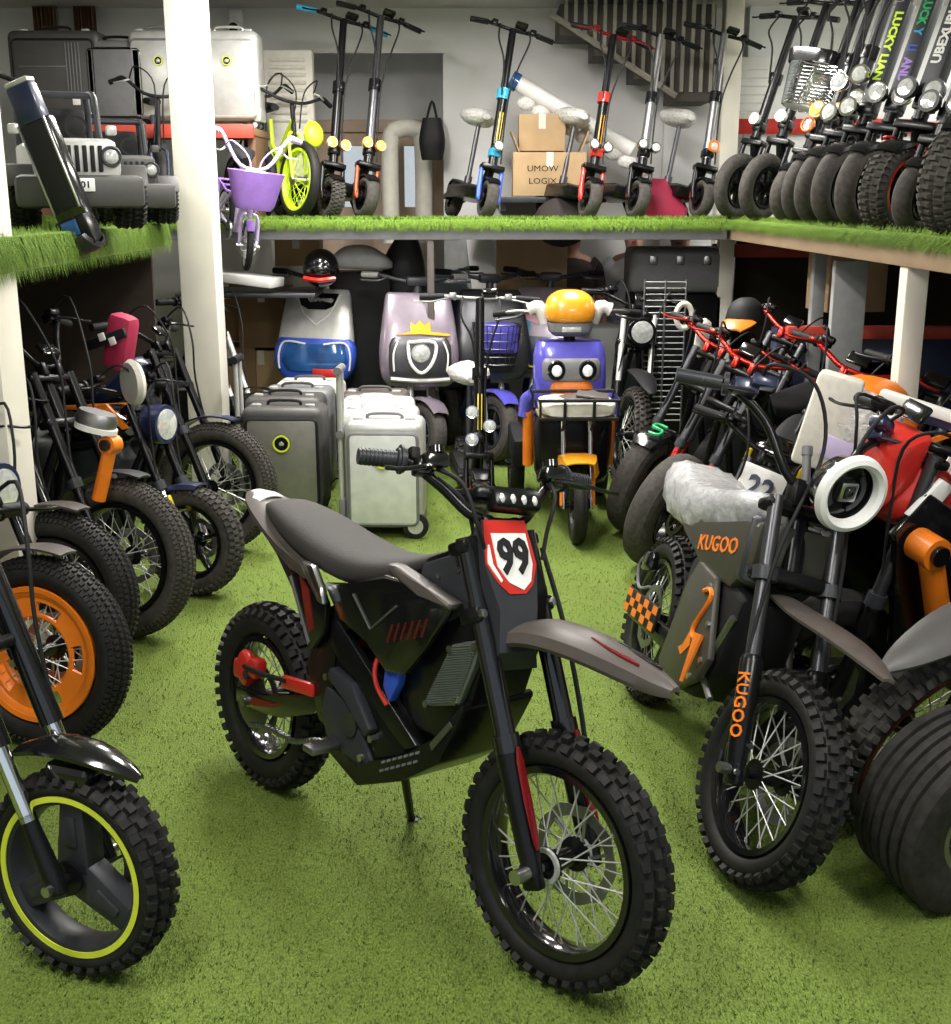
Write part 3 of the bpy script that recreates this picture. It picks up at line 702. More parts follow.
# ------------------------------------------------------------------ KUGOO electric motorbike with round headlight
def kugoo():
    wb = 1.18; rf = .285; lean = 15
    hd = math.atan2(-1.167,.10)
    t = thing('electric_motorbike', 'dark olive and black electric motorbike with orange lettering and white ring headlight', 'motorbike', (.58,4.0,0), math.degrees(hd), lean)
    S, F = steer_frame(wb, rf, 25, 11)
    wheel(t, (wb,0,rf), rf, .098, .198, 'front_wheel', 'knob', 'wire', rim='black', T=S, disc=1, full=True)
    wheel(t, (0,0,.30), .30, .105, .20, 'rear_wheel', 'knob', 'wire', rim='black', disc=-1, full=True)
    for sy in (-1,1):
        y = sy*.105
        g = G(F); g.cyl((0,y,.28),(0,y,.735),.020,n=18); lg = g.obj('fork_leg','gunmetal',t)
        g = G(F); g.tube([(0,y,-.02),(0,y,.03),(0,y,.10),(0,y,.285),(0,y,.30)],[.020,.027,.029,.031,.024],18); g.box((.0,y,-.01),(.06,.032,.06),.01); sl = g.obj('fork_slider','satin_black',lg)
        if sy < 0: words('lettering','KUGOO',.046,'orange',sl, F @ frame((.0155,y-.0272,.165),(0,0,-1),(.87,.5,0),(.5,-.87,0)),.0025,1.0,.0005)
        g = G(F); g.cyl((0,y+sy*.05,0),(0,y-sy*.02,0),.014,n=12); g.obj('axle_nut','steel',lg)
        g = G(F); g.tube([(0,y,.50),(0,y,.535)],.034,18); g.obj('fork_collar','dark_grey',lg)
        for q in (-.035,.035):
            g = G(F); g.cyl((.026,y+q*.4,.03+q),(.034,y+q*.4,.03+q),.008,n=8); g.obj('fork_bolt','steel',lg)
    g = G(F); g.box((-.02,0,.525),(.075,.26,.04),.012); g.box((-.02,0,.715),(.07,.26,.034),.012); g.cyl((-.04,0,.50),(-.04,0,.735),.03,n=18); g.obj('triple_clamp','satin_black',t)
    for sy, nm in ((-1,.105),(1,.06)):                   # air-tank like cylinders either side of the steering head
        g = G(S); g.stack([(.70,.80,.036,.036,2),(.712,.80,.044,.044,2),(.87,.765,.044,.044,2),(.882,.765,.035,.035,2)],24)
        q = g.obj('side_canister','dark_grey',t, M=Matrix.Translation((.06,sy*.06+.005,0)))
    g = G(S); g.box((.872,-.085,.80),(.006,.010,.07),.002,(0,-10,0)); g.obj('canister_stripe','white',t)
    # round headlight
    HF = S @ frame((wb-.24,-.01,1.04),(math.cos(R(6))*.9,.12,-math.sin(R(6))*.9),(-.12,.9,0),(math.sin(R(6))*.9,0,math.cos(R(6))*.9))
    g = G(HF); g.lathe([(0,-.06),(.055,-.055),(.092,-.02),(.105,.03),(.112,.05),(.100,.05),(.085,.02),(0,.015)],(0.04,0,0),'x',36,closed=False); hl = g.obj('headlight','black',t)
    g = G(HF); g.lathe([(.082,.040),(.086,.062),(.098,.072),(.112,.066),(.118,.045),(.108,.034)],(.04,0,0),'x',44); g.obj('light_ring','white',hl,'white halo ring')
    g = G(HF); g.box((.068,0,.0),(.03,.062,.062),.008,(12,0,0)); g.obj('lamp_frame','steel',hl)
    g = G(HF); g.box((.078,0,.0),(.02,.040,.040),.006,(12,0,0)); g.ball((.086,0,0),(.008,.016,.016)); g.obj('lamp','black',hl)
    for sy in (-1,1):
        g = G(HF); g.lathe([(.050,0),(.066,0),(.066,.008),(.050,.008)],(.062,0,0),'x',14,a0=R(-60 if sy > 0 else 120),a1=R(60 if sy > 0 else 240)); g.obj('reflector','gunmetal',hl)
    # mudguard wings low between the forks
    g = G(S); st = [(wb-.24,.70,.05,.010),(wb-.10,.70,.075,.016),(wb+.06,.705,.072,.016),(wb+.17,.70,.048,.012),(wb+.26,.69,.016,.004)]
    g.skin(catmull_n(st,4),.008,10); g.obj('front_mudguard','taupe',t)
    # handlebar
    g = G(F); g.tube([(-.12,-.39,1.02),(-.07,-.28,1.02),(-.03,-.16,.94),(0,-.07,.79),(0,.07,.79),(-.03,.16,.94),(-.07,.28,1.02),(-.12,.39,1.02)],.0125,12,5)
    for y in (-.05,.05): g.box((0,y,.755),(.05,.035,.08),.008)
    hb = g.obj('handlebar','satin_black',t)
    for sg in (-1,1):
        g = G(F); g.tube([(-.125,sg*.40,1.02),(-.076,sg*.285,1.02)],.020,16); g.tube([(-.074,sg*.28,1.02),(-.068,sg*.268,1.02)],.032,16); g.obj('grip','dark_grey',hb)
        g = G(F); g.box((-.04,sg*.23,1.015),(.055,.07,.045),.01,(0,0,sg*22)); g.box((0,sg*.20,1.03),(.05,.07,.035),.01,(0,0,sg*22)); g.obj('brake_reservoir','navy',hb)
        g = G(F); lever(g, sg*.21, sg*.40, 1.0, -.02, sg); g.obj('brake_lever','gunmetal',hb)
        g = G(F); g.tube([(-.02,sg*.2,1.02),(.06,sg*.22,1.06),(.12,sg*.12,1.02),(.10,sg*.05,.86),(.05,sg*.10,.6),(.01,sg*.12,.35),(0,sg*.115,.07)],.0055,8,6); g.obj('cable','matte_black',hb)
    g = G(F); g.cyl((.0,-.02,.79),(.0,-.03,.87),.012,n=10); g.cyl((.0,-.03,.87),(.0,-.032,.895),.015,n=10); g.obj('bar_stub','mid_grey',hb)
    # body: long upright battery case, seat in plastic
    olive = mat('olive', (.045,.042,.030), .5)
    g = G(); g.prism([(.12,.78),(.45,.74),(.80,.84),(.89,.89),(.91,.76),(.80,.66),(.55,.63),(.28,.69),(.12,.73)],-.115,.115,.018); bd = g.obj('battery_case','olive',t,smooth=25)
    words('lettering','KUGOO',.066,'orange',bd,SIDE_R(.62,-.1165,.735,14),.0012,1.35,.001)
    g = G(); g.prism([(.40,.64),(.48,.66),(.62,.64),(.80,.68),(.90,.66),(.85,.42),(.74,.30),(.57,.26),(.42,.30),(.38,.45)],-.10,.10,.02); fb = g.obj('motor_case','matte_black',t,smooth=25)
    for sy in (-1,1):
        g = G(); g.prism([(.46,.30),(.50,.58),(.55,.66),(.72,.66),(.86,.46),(.82,.38),(.68,.29),(.54,.27)],sy*.118-.012,sy*.118+.012,.008); pn = g.obj('side_plate','olive',t,smooth=25)
        g = G(); g.tube([(.68,sy*.133,.605),(.73,sy*.134,.625),(.75,sy*.134,.60),(.69,sy*.134,.50),(.715,sy*.134,.47),(.745,sy*.133,.485)],.0075,6,3); g.obj('plate_emblem','orange',pn)
        g = G(); g.prism([(.61,.40),(.65,.39),(.70,.44),(.67,.48),(.64,.42)],sy*.1305-.0015,sy*.1305+.0015); g.obj('plate_emblem','orange',pn)
        for x, z in ((.82,.44),(.77,.37),(.71,.63),(.79,.54)):
            g = G(); g.cyl((x,sy*.137,z),(x,sy*.12,z),.010,n=8); g.obj('bolt','steel',pn)
        g = G(); g.prism([(-.05,.27),(-.05,.33),(.52,.40),(.52,.33)],sy*.095-.015,sy*.095+.015,.008); g.obj('swingarm','satin_black',t,smooth=25)
    g = G(); g.cyl((.77,-.14,.50),(.80,-.16,.36),.016,.006,8); g.obj('tassel','orange',t,'red orange tag hanging from the frame')
    g = G(); n = 6                                        # checkered chain guard
    g.prism([(-.06,.285),(.32,.335),(.32,.425),(-.06,.375)],-.128,-.118,.003); cg = g.obj('chain_guard','matte_black',t)
    g = G()
    for i in range(7):
        for j in range(3):
            if (i+j) % 2 == 0:
                x0, z0 = -.055+i*.053, .290+j*.028+i*.0069; g.prism([(x0,z0),(x0+.052,z0+.0068),(x0+.052,z0+.0338),(x0,z0+.027)],-.1295,-.127)
    g.obj('checker','orange',cg)
    g = G(); g.box((.03,-.11,.50),(.09,.04,.07),.015,(0,-20,0)); g.obj('brake_caliper','black',t)
    g = G(); g.tube([(-.0,-.115,.52),(-.05,-.12,.46),(.02,-.12,.40),(.14,-.12,.44)],.006,8,5); g.obj('brake_hose','mid_grey',t)
    g = G(); g.body([(-.14,.80,.05,.014,2.5),(-.04,.80,.11,.045,3),(.14,.775,.125,.055,3),(.40,.80,.115,.05,3),(.62,.86,.08,.035,2.6),(.74,.90,.03,.014,2.4)],24,4); seat = g.obj('seat','dark_grey',t)
    g = G()
    random.seed(3); rings = []
    for x, z, hw, hh, e in catmull_n([(-.16,.80,.07,.03,2.5),(-.04,.795,.122,.066,3),(.14,.775,.136,.072,3),(.38,.80,.126,.066,3),(.60,.865,.10,.05,2.6),(.76,.905,.05,.02,2.4)],4):
        ring = []
        for k in range(22):
            a = 2*PI*k/22; ca, sa = math.cos(a), math.sin(a); j = 1+random.uniform(-.05,.09)
            ring.append((x+random.uniform(-.01,.01), hw*j*math.copysign(abs(ca)**.7,ca), z+hh*j*math.copysign(abs(sa)**.7,sa)-(.03 if sa < -.3 else 0)))
        rings.append(ring)
    g.loft(rings); g.obj('plastic_wrap','wrap',seat,'crumpled clear plastic wrap')
    g = G(); g.tube([(.44,.09,.30),(.40,.24,.055)],[.014,.011],10); g.obj('side_stand','satin_black',t)
    g = G(); g.tube([(.44,0,.52),(.20,0,.70)],.03,12); g.obj('shock_absorber','gunmetal',t)
    g = G(); g.tube([(.80,-.10,.44),(.88,-.10,.60)],.012,8); g.tube([(.74,-.10,.40),(.90,-.10,.36)],.010,8); g.obj('frame_rail','dull_metal',t)
kugoo()

# ------------------------------------------------------------------ general motorbike builder for the two parked rows
def moto(name, label, cat, front, yaw, lean=8, steer=0, wb=1.2, rf=.30, wf=.10, rr=.20, tread='knob', style='wire', tyre='rubber', rim='satin_black', lip=None,
         rake=25, L=.72, fy=.11, leg='black', slider='satin_black', upside=True, body='black', body2='dark_grey', frame_m='satin_black', seat='matte_black',
         bar='satin_black', grip='matte_black', bw=.36, rise=.12, sweep=.10, head=None, guard=None, guard_m='black', plate=None, kind='tall', group=None, accents=(), reflect=None, lev='satin_black', spoke='silver', arms=5, full=False, nose=None, fair=None, brace=False, mid=False):
    a = R(yaw); loc = (front[0]-wb*math.cos(a), front[1]-wb*math.sin(a), 0)
    t = thing(name, label, cat, loc, yaw, lean, group)
    S, F = steer_frame(wb, rf, rake, steer)
    wheel(t, (wb,0,rf), rf, wf, rr, 'front_wheel', tread, style, tyre, rim, S, 1, lip, full, spoke, arms=arms)
    wheel(t, (0,0,rf), rf, wf*1.05, rr, 'rear_wheel', tread, style, tyre, rim, None, -1, lip, False, spoke, arms=arms)
    ks = L*.42
    for sy in (-1,1):
        y = sy*fy
        g = G(F); g.cyl((0,y,ks-.03 if not mid else ks+.02),(0,y,L),(.021 if upside else .018) if not mid else .028,n=14); lg = g.obj('fork_leg',leg,t)
        if mid:
            g = G(F); g.cyl((0,y,ks*.5),(0,y,ks+.03),.019,n=14); g.obj('stanchion','chrome',lg)
        g = G(F); g.tube([(0,y,-.015),(0,y,.03),(0,y,ks*(.45 if mid else .8)),(0,y,ks*(.55 if mid else 1))],[.018,.022,.026,.028] if not upside else [.020,.024,.019,.019],14); g.box((0,y,0),(.045,.026,.05),.008); g.obj('fork_slider',slider,lg)
        if upside and not mid: 
            g = G(F); g.tube([(0,y,ks-.02),(0,y,ks+.02)],.029,14); g.obj('fork_collar','dark_grey',lg)
        g = G(F); g.cyl((0,y+sy*.035,0),(0,y-sy*.02,0),.012,n=10); g.obj('axle_nut','steel',lg)
    g = G(F); g.box((-.015,0,L*.74),(.06,2*fy+.06,.034),.010); g.box((-.015,0,L-.02),(.055,2*fy+.05,.03),.010); g.cyl((-.035,0,L*.70),(-.035,0,L+.01),.026,n=14); g.obj('triple_clamp','satin_black',t)
    # handlebar
    h = L+rise
    g = G(F)
    if kind == 'sport': g.tube([(-.10,-bw,L+.03),(-.05,-.22,L+.05),(0,-.11,L+.02),(0,.11,L+.02),(-.05,.22,L+.05),(-.10,bw,L+.03)],.014,10,4); h = L+.03
    else:
        g.tube([(-sweep,-bw,h),(-sweep*.6,-bw*.7,h),(-.02,-.14,L+rise*.6),(0,-.06,L+.04),(0,.06,L+.04),(-.02,.14,L+rise*.6),(-sweep*.6,bw*.7,h),(-sweep,bw,h)],.0125,10,4)
        for y in (-.045,.045): g.box((0,y,L+.015),(.045,.03,.06),.008)
    hb = g.obj('handlebar',bar,t)
    for sg in (-1,1):
        x1 = -.10 if kind == 'sport' else -sweep; x0 = -.062 if kind == 'sport' else -sweep*.66; h0 = L+.046 if kind == 'sport' else h
        g = G(F); g.tube([(x1,sg*(bw+.006),h),(x0,sg*bw*.68,h0)],.019,14); g.tube([(x0+.002,sg*bw*.68,h0),(x0+.004,sg*(bw*.68-.012),h0)],.027,14); g.obj('grip',grip,hb)
        g = G(F); g.box((x0+.015,sg*bw*.55,h0+.005),(.05,.06,.04),.008); g.box((x0+.045,sg*bw*.5,h0+.015),(.04,.06,.03),.008); g.obj('switch_pod','satin_black',hb)
        g = G(F); lever(g, sg*bw*.52, sg*bw*1.0, h0-.005, x0+.035, sg); g.obj('brake_lever',lev,hb)
        g = G(F); g.tube([(x0+.04,sg*bw*.5,h0+.02),(.10,sg*bw*.45,h0+.03),(.12,sg*.10,L),(.06,sg*.09,L*.75),(.0,sg*(fy+.012),L*.4),(0,sg*(fy+.012),.08)],.0052,7,4); g.obj('cable','matte_black',hb)
    g = G(F); g.box((.03,0,L+.09),(.02,.10,.06),.008,(0,-25,0)); ds = g.obj('display','black',hb)
    # frame
    top = F @ Vector((-.045,0,L*.9)); low = F @ Vector((-.045,0,L*.68)); hx, hz = wb-.045-math.sin(R(rake))*L*.9, rf+math.cos(R(rake))*L*.9
    lx, lz = wb-.05-math.sin(R(rake))*L*.68, rf+math.cos(R(rake))*L*.68
    sw = .36*wb; sz = rf+.06; st = .64 if kind != 'mini' else .5; st = max(st, rf*2.1)
    g = G()
    for sy in (-1,1):
        g.tube([(hx,sy*.02,hz),(wb*.62,sy*.09,st+.04),(wb*.35,sy*.10,st),(-.04*wb,sy*.09,st+.06)],.018,10,4)
        g.tube([(lx,sy*.02,lz),(wb*.64,sy*.085,rf+.06),(wb*.58,sy*.09,rf-.02),(sw,sy*.10,rf-.02),(sw,sy*.10,sz),(wb*.35,sy*.10,st)],.018,10,4)
        g.prism([(-.04,rf-.025),(-.04,rf+.025),(sw,sz+.03),(sw,sz-.03)],sy*(wf/2+.045)-.012,sy*(wf/2+.045)+.012,.006)
    fr = g.obj('frame',frame_m,t)
    g = G(); g.prism([(wb*.40,rf+.0),(wb*.60,rf+.0),(lx-.09,lz-.06),(hx-.10,hz-.12),(wb*.52,st),(wb*.38,st-.02)],-.08,.08,.02); g.obj('battery_box',body2,t,smooth=25)
    g = G(); g.cyl((wb*.47,-.11,rf+.06),(wb*.47,.11,rf+.06),.075,n=20); g.obj('motor','gunmetal',t)
    if kind == 'sport':
        g = G(); g.body([(hx+.14,hz-.10,.03,.02,2.2),(hx+.08,hz-.08,.10,.08,2.4),(hx-.02,hz-.07,.13,.12,2.6),(wb*.66,st+.10,.12,.12,2.6),(wb*.45,st+.06,.085,.07,2.4),(wb*.36,st+.03,.06,.04,2.4)],22,4); tk = g.obj('fuel_tank',body,t)
        for sy in (-1,1):
            g = G(); g.prism([(hx+.16,hz-.14),(hx+.05,hz-.02),(wb*.62,st+.12),(wb*.52,st-.05),(wb*.45,rf+.05),(wb*.62,rf-.08),(lx+.03,rf+.14),(lx+.09,lz)],sy*.135-.012,sy*.135+.012,.010); sd = g.obj('side_fairing',fair or body,t,smooth=25)
            for nm, mm, pts in accents:
                g = G(); g.prism([(hx+p[0],hz+p[1]) for p in pts],sy*.149-.0015,sy*.149+.0015); g.obj(nm,mm,sd)
        g = G(); g.prism([(hx+.18,hz-.10),(hx+.12,hz+.10),(hx+.02,hz+.13),(hx+.06,hz-.02)],-.09,.09,.02); g.obj('windscreen',nose or 'black',t,smooth=30)
    else:
        g = G(); g.body([(hx-.03,hz-.05,.045,.035,2.4),(hx-.10,hz-.03,.09,.06,2.6),(wb*.60,(hz+st)/2+.05,.115,.075,2.8),(wb*.46,st+.06,.095,.055,2.6),(wb*.40,st+.05,.06,.03,2.4)],22,4); tk = g.obj('fuel_tank',body,t)
        for sy in (-1,1):
            for nm, mm, pts in accents:
                g = G(); g.prism([(wb*.60+p[0],(hz+st)/2+.05+p[1]) for p in pts],sy*.112-.010,sy*.112+.010,.003); g.obj(nm,mm,tk)
    g = G(); g.body([(-.16*wb,st+.13,.05,.02,2.6),(-.06*wb,st+.115,.10,.04,3),(.12*wb,st+.085,.115,.05,3),(.30*wb,st+.075,.10,.045,3),(.42*wb,st+.09,.06,.03,2.6)],20,3); g.obj('seat',seat,t)
    g = G(); g.arc((0,0,rf), rf+.03, wf*1.15, 60, 165, .006, 14); g.obj('rear_mudguard','satin_black',t)
    g = G(); g.tube([(sw*.55,0,sz+.02),(wb*.32,0,st-.02)],.026,10); g.obj('shock_absorber','red_metal' if kind == 'sport' else 'gunmetal',t)
    g = G(); g.tube([(.46*wb,.08,rf-.05),(.42*wb,.08+.10+.17*math.sin(R(lean))+.03,.03)],[.013,.010],8); g.obj('side_stand','satin_black',t)
    for sy in (-1,1):
        g = G(); g.box((sw+.05,sy*.15,rf-.02),(.045,.09,.018),.004); g.obj('foot_peg','dull_metal',t)
    # front mudguard
    if guard == 'hug':
        g = G(F); g.arc((0,0,0), rf+.018, wf*1.25, 30, 150, .005, 16)
        for sy in (-1,1): g.tube([(0,sy*fy*.9,.05),(rf*.5,sy*wf*.62,rf*.82)],.005,6)
        mg = g.obj('front_mudguard',guard_m,t)
    elif guard == 'cap':
        g = G(F); g.arc((0,0,0), rf+.020, wf*1.35, 55, 140, .006, 16); mg = g.obj('front_mudguard',guard_m,t)
    elif guard == 'beak':
        g = G(S); bx, bz = wb-.12, rf*2+.07
        g.skin(catmull_n([(bx-.05,bz+.0,.05,.012),(bx+.06,bz+.012,.075,.02),(bx+.20,bz,.07,.02),(bx+.34,bz-.035,.045,.015),(bx+.42,bz-.06,.015,.006)],3),.010,10); g.obj('front_mudguard',guard_m,t)
    elif guard == 'stub':
        g = G(S); bx, bz = wb-.03, rf*2+.025
        g.skin(catmull_n([(bx-.12,bz+.0,.04,.010),(bx-.03,bz+.022,.055,.02),(bx+.07,bz+.020,.055,.02),(bx+.15,bz-.0,.035,.015),(bx+.20,bz-.018,.012,.006)],3),.010,10)
        g.box((bx+.03,0,bz-.03),(.12,.09,.05),.015); g.obj('front_mudguard',guard_m,t)
    elif guard == 'flat':
        g = G(F); g.arc((0,0,0), rf+.035, wf*.9, 48, 125, .008, 14, .05); g.obj('front_mudguard',guard_m,t)
    if head:
        hk, hm = head
        g = G(S); cx, cz = wb+.06-math.sin(R(rake))*L*.86, rf+math.cos(R(rake))*L*.86
        g.lathe([(0,-.085),(.05,-.08),(.082,-.045),(.088,.03),(.086,.045),(.07,.045),(0,.035)],(cx,0,cz),'x',26,closed=False); hd = g.obj('headlight',hm,t)
        g = G(S); g.lathe([(0,.040),(.070,.040),(.068,.050),(0,.056)],(cx,0,cz),'x',24,closed=False); g.obj('lamp','lens',hd)
        if hk == 'ring':
            g = G(S); g.lathe([(.068,.040),(.070,.058),(.088,.060),(.094,.046),(.088,.036)],(cx,0,cz),'x',30); g.obj('light_ring','white',hd)
    if plate:
        g = G(F); g.prism([(.075,L*.62),(.085,L*.92),(.075,L*.95),(.062,L*.62)],-.09,.09,.006); pl = g.obj('number_plate','white',t)
        words('number',plate,.12,'navy',pl,F @ frame((.0915,0,L*.79),(0,1,0),(.033,0,1),(1,0,-.03)),.002,.9,.003)
    if brace:
        g = G(); g.tube([(1.20,-.14,.80),(1.14,-.14,.58)],.027,14); g.cyl((1.20,-.11,.80),(1.20,-.17,.80),.036,n=18); br = g.obj('side_brace','orange',t,'bright orange brace')
        g = G(); g.cyl((1.20,-.165,.80),(1.20,-.185,.80),.022,n=16); g.obj('brace_cap','black',br)
        g = G(); g.stack([(-.02,0,.11,.08,2.2),(.02,0,.115,.085,2.2),(.05,0,.10,.07,2.2)],22); g.obj('tank_cap','dull_metal',t,M=Matrix.Translation((1.14,-.15,.885)) @ Matrix.Rotation(R(12),4,'Y') @ Matrix.Diagonal((.75,.75,.8,1)))
        g = G(); g.lathe([(.08,-.012),(.115,-.010),(.115,.010),(.08,.012)],(0,0,0),'z',26); g.obj('light_ring','white',t,M=Matrix.Translation((1.14,-.15,.862)) @ Matrix.Rotation(R(12),4,'Y') @ Matrix.Diagonal((.76,.60,1,1)))
    if reflect:
        for sy in (-1,1):
            g = G(F); g.box((.028,sy*fy,ks*.62),(.008,.022,.10),.003); g.obj('reflector',reflect,t)
    return t, F, S
# ------------------------------------------------------------------ left row
LG = 'electric bikes parked along the left side'
moto('electric_motorbike','motorbike with three-arm front wheel and thin neon yellow rim stripe, nearest on the left','motorbike',(-.905,2.42),-18,6,-4,wb=1.15,rf=.245,wf=.10,rr=.18,tread='knob',style='mag',arms=3,rim='dark_grey',lip='neon',L=.74,fy=.085,leg='black',slider='satin_black',guard='stub',guard_m='black',body='black',head=None,mid=True,group=LG)
moto('fat_tyre_bike','fat-tyre bike with bright orange slotted front wheel on the left','electric bike',(-1.40,3.60),-19,5,2,wb=1.15,rf=.315,wf=.125,rr=.215,tread='fat',style='plate',rim='orange',L=.66,fy=.12,guard='flat',guard_m='taupe',head=('plain','navy'),body='navy',group=LG)
moto('fat_tyre_bike','black fat-tyre bike tucked behind the orange-wheeled one','electric bike',(-1.53,4.16),-19,5,2,wb=1.15,rf=.315,wf=.125,rr=.215,tread='fat',style='wire',L=.66,fy=.12,guard='flat',guard_m='taupe',body='matte_black',group=LG)
moto('fat_tyre_bike','black fat-tyre bike with long bare fork and dusty spoked wheel beside the left column','electric bike',(-1.43,4.60),-20,6,0,wb=1.15,rf=.325,wf=.125,rr=.222,tread='fat',style='wire',tyre='dusty_rubber',L=.80,fy=.11,guard='flat',guard_m='dark_grey',leg='satin_black',body='black',rise=.26,group=LG,full=True,brace=True)
moto('electric_motorbike','small motorbike with silver fork legs and orange-striped black tank on the left','motorbike',(-1.27,5.14),-18,7,-4,wb=1.05,rf=.245,wf=.10,rr=.160,tread='block',style='mag',arms=5,tyre='dusty_rubber',rim='black',L=.66,fy=.085,leg='satin_black',slider='chrome',upside=True,guard='cap',guard_m='navy',reflect='yellow',head=('plain','navy'),body='black',group=LG,
     accents=[('tank_stripe','orange',[(-.20,.06),(.05,.08),(.16,-.02),(.13,-.03),(.03,.055),(-.20,.04)]),('tank_stripe','white',[(-.10,.0),(-.07,.01),(.12,-.12),(.10,-.14)])])
moto('fat_tyre_bike','fat-tyre bike with yellow wheel reflector standing next to the dark suitcases','electric bike',(-1.31,5.86),-18,6,0,wb=1.15,rf=.325,wf=.125,rr=.225,tread='fat',style='wire',tyre='dusty_rubber',L=.74,fy=.11,guard='flat',guard_m='navy',leg='satin_black',body='navy',rise=.16,group=LG)
moto('fat_tyre_bike','black bike with raised handlebars in front of the tall cream column','electric bike',(-1.32,7.0),-26,6,6,wb=1.10,rf=.31,wf=.10,rr=.225,tread='groove',style='wire',L=.72,fy=.10,guard='flat',guard_m='black',leg='silver',upside=False,body='black',rise=.20,group=LG)
# ------------------------------------------------------------------ right row
RG = 'motorbikes leaning along the right side'
t, F, S = moto('sport_motorbike','sport motorbike with slick tyre and green mark on its black front mudguard','motorbike',(.84,6.22),-132,15,4,wb=1.15,rf=.29,wf=.13,rr=.165,tread='groove',style='mag',tyre='dusty_rubber',L=.76,fy=.10,kind='tall',leg='gunmetal',slider='red_metal',body='satin_black',bar='red_metal',lev='red_metal',guard='hug',guard_m='black',group=RG)
g = G(F)
g.tube([(.33*math.cos(R(b)),y,.33*math.sin(R(b))) for b, y in ((44,-.01),(46,.04),(54,.035),(54,-.02),(62,-.02),(63,.035))],.009,6,3); g.obj('mudguard_mark','green',[c for c in t.children if c.name.startswith('front_mudguard')][0])
moto('sport_motorbike','sport motorbike with dusty slick tyre and no mudguard just behind the plastic-wrapped seat','motorbike',(.86,5.62),-134,15,4,wb=1.15,rf=.29,wf=.13,rr=.165,tread='groove',style='mag',tyre='dusty_rubber',L=.76,fy=.10,kind='tall',leg='gunmetal',slider='red_metal',body='satin_black',bar='red_metal',lev='red_metal',guard=None,group=RG)
moto('electric_motorbike','motorbike with white number 22 plate behind the ring-headlight bike','motorbike',(.87,4.50),-116,16,8,wb=1.0,rf=.23,wf=.085,rr=.16,tread='knob',style='wire',L=.56,fy=.085,leg='gunmetal',body='black',bar='satin_black',plate='22',guard=None,group=RG,
     accents=[('tank_sticker','yellow',[(-.06,.01),(.05,.03),(.05,-.03),(-.06,-.05)])])
moto('sport_motorbike','sport motorbike with raised red handlebar ends under the right shelf','motorbike',(1.22,5.05),-134,13,6,wb=1.15,rf=.29,wf=.12,rr=.165,tread='groove',style='mag',L=.78,fy=.10,kind='tall',leg='gunmetal',slider='red_metal',body='matte_black',bar='red_metal',lev='red_metal',guard='hug',guard_m='black',rise=.12,group=RG)
moto('sport_motorbike','sport motorbike with red handlebar farthest back among the leaning bikes','motorbike',(1.30,6.55),-134,14,4,wb=1.15,rf=.29,wf=.12,rr=.165,tread='groove',style='mag',L=.80,fy=.10,kind='tall',leg='gunmetal',slider='red_metal',body='satin_black',bar='red_metal',lev='red_metal',guard='hug',guard_m='black',group=RG)
moto('sport_motorbike','black motorbike with black handlebar behind the wrapped package','motorbike',(1.38,4.55),-138,12,4,wb=1.15,rf=.29,wf=.12,rr=.165,tread='groove',style='mag',L=.76,fy=.10,kind='tall',leg='gunmetal',slider='satin_black',body='black',bar='satin_black',lev='gunmetal',guard='hug',guard_m='black',group=RG)
moto('electric_motorbike','tall black motorbike with two bright fork legs beside the orange cargo trike','motorbike',(.92,7.30),-96,4,14,wb=1.15,rf=.31,wf=.085,rr=.22,tread='knob',style='wire',tyre='dusty_rubber',L=.80,fy=.10,leg='silver',slider='satin_black',upside=False,body='black',guard='beak',guard_m='matte_black',head=('plain','black'),group=RG)
t, F, S = moto('sport_motorbike','big glossy red motorbike with white side stripe and orange brace at the right edge','motorbike',(1.02,3.50),-158,10,0,wb=1.3,rf=.30,wf=.13,rr=.19,tread='groove',style='mag',rake=13,L=.78,fy=.11,kind='sport',fair='black',leg='gunmetal',body='red',bar='satin_black',guard=None,nose='red',group=RG,
     accents=[('fairing_stripe','white',[(-.46,-.02),(-.34,.04),(-.22,-.16),(-.32,-.20)]),('fairing_stripe','orange',[(-.1,.0),(-.42,.06),(-.5,.03),(-.48,.02),(-.4,.045),(-.12,-.02)])])
g = G(); g.tube([(1.17,.21,.82),(1.02,.21,.46)],.036,14); g.cyl((1.17,.16,.82),(1.17,.245,.82),.048,n=18); br = g.obj('side_brace','orange',t,'bright orange side brace')
st_ = G(); st_.prism([(1.06,.97),(1.11,1.0),(1.21,.90),(1.15,.86)],.122,.142,.004); st_.obj('side_stripe','white',t,'white side stripe')
g = G(); g.cyl((1.17,.24,.82),(1.17,.26,.82),.030,n=16); g.obj('brace_cap','black',br)
moto('dirt_bike','dirt bike with rust-coloured front rim and grey mudguard at the right edge','dirt bike',(1.17,3.14),-155,18,8,wb=1.25,rf=.32,wf=.10,rr=.235,tread='knob',style='wire',rim='rust',tyre='dusty_rubber',L=.78,fy=.11,leg='satin_black',body='matte_black',guard='beak',guard_m='dull_grey',group=RG,full=True)
moto('electric_motorbike','wide smooth-tyred motorbike at the bottom right corner','motorbike',(1.20,2.75),-158,8,0,wb=1.15,rf=.252,wf=.22,rr=.125,tread='wide',tyre='worn_rubber',style='plate',rim='dull_metal',L=.66,fy=.17,leg='satin_black',body='black',guard=None,group=RG)
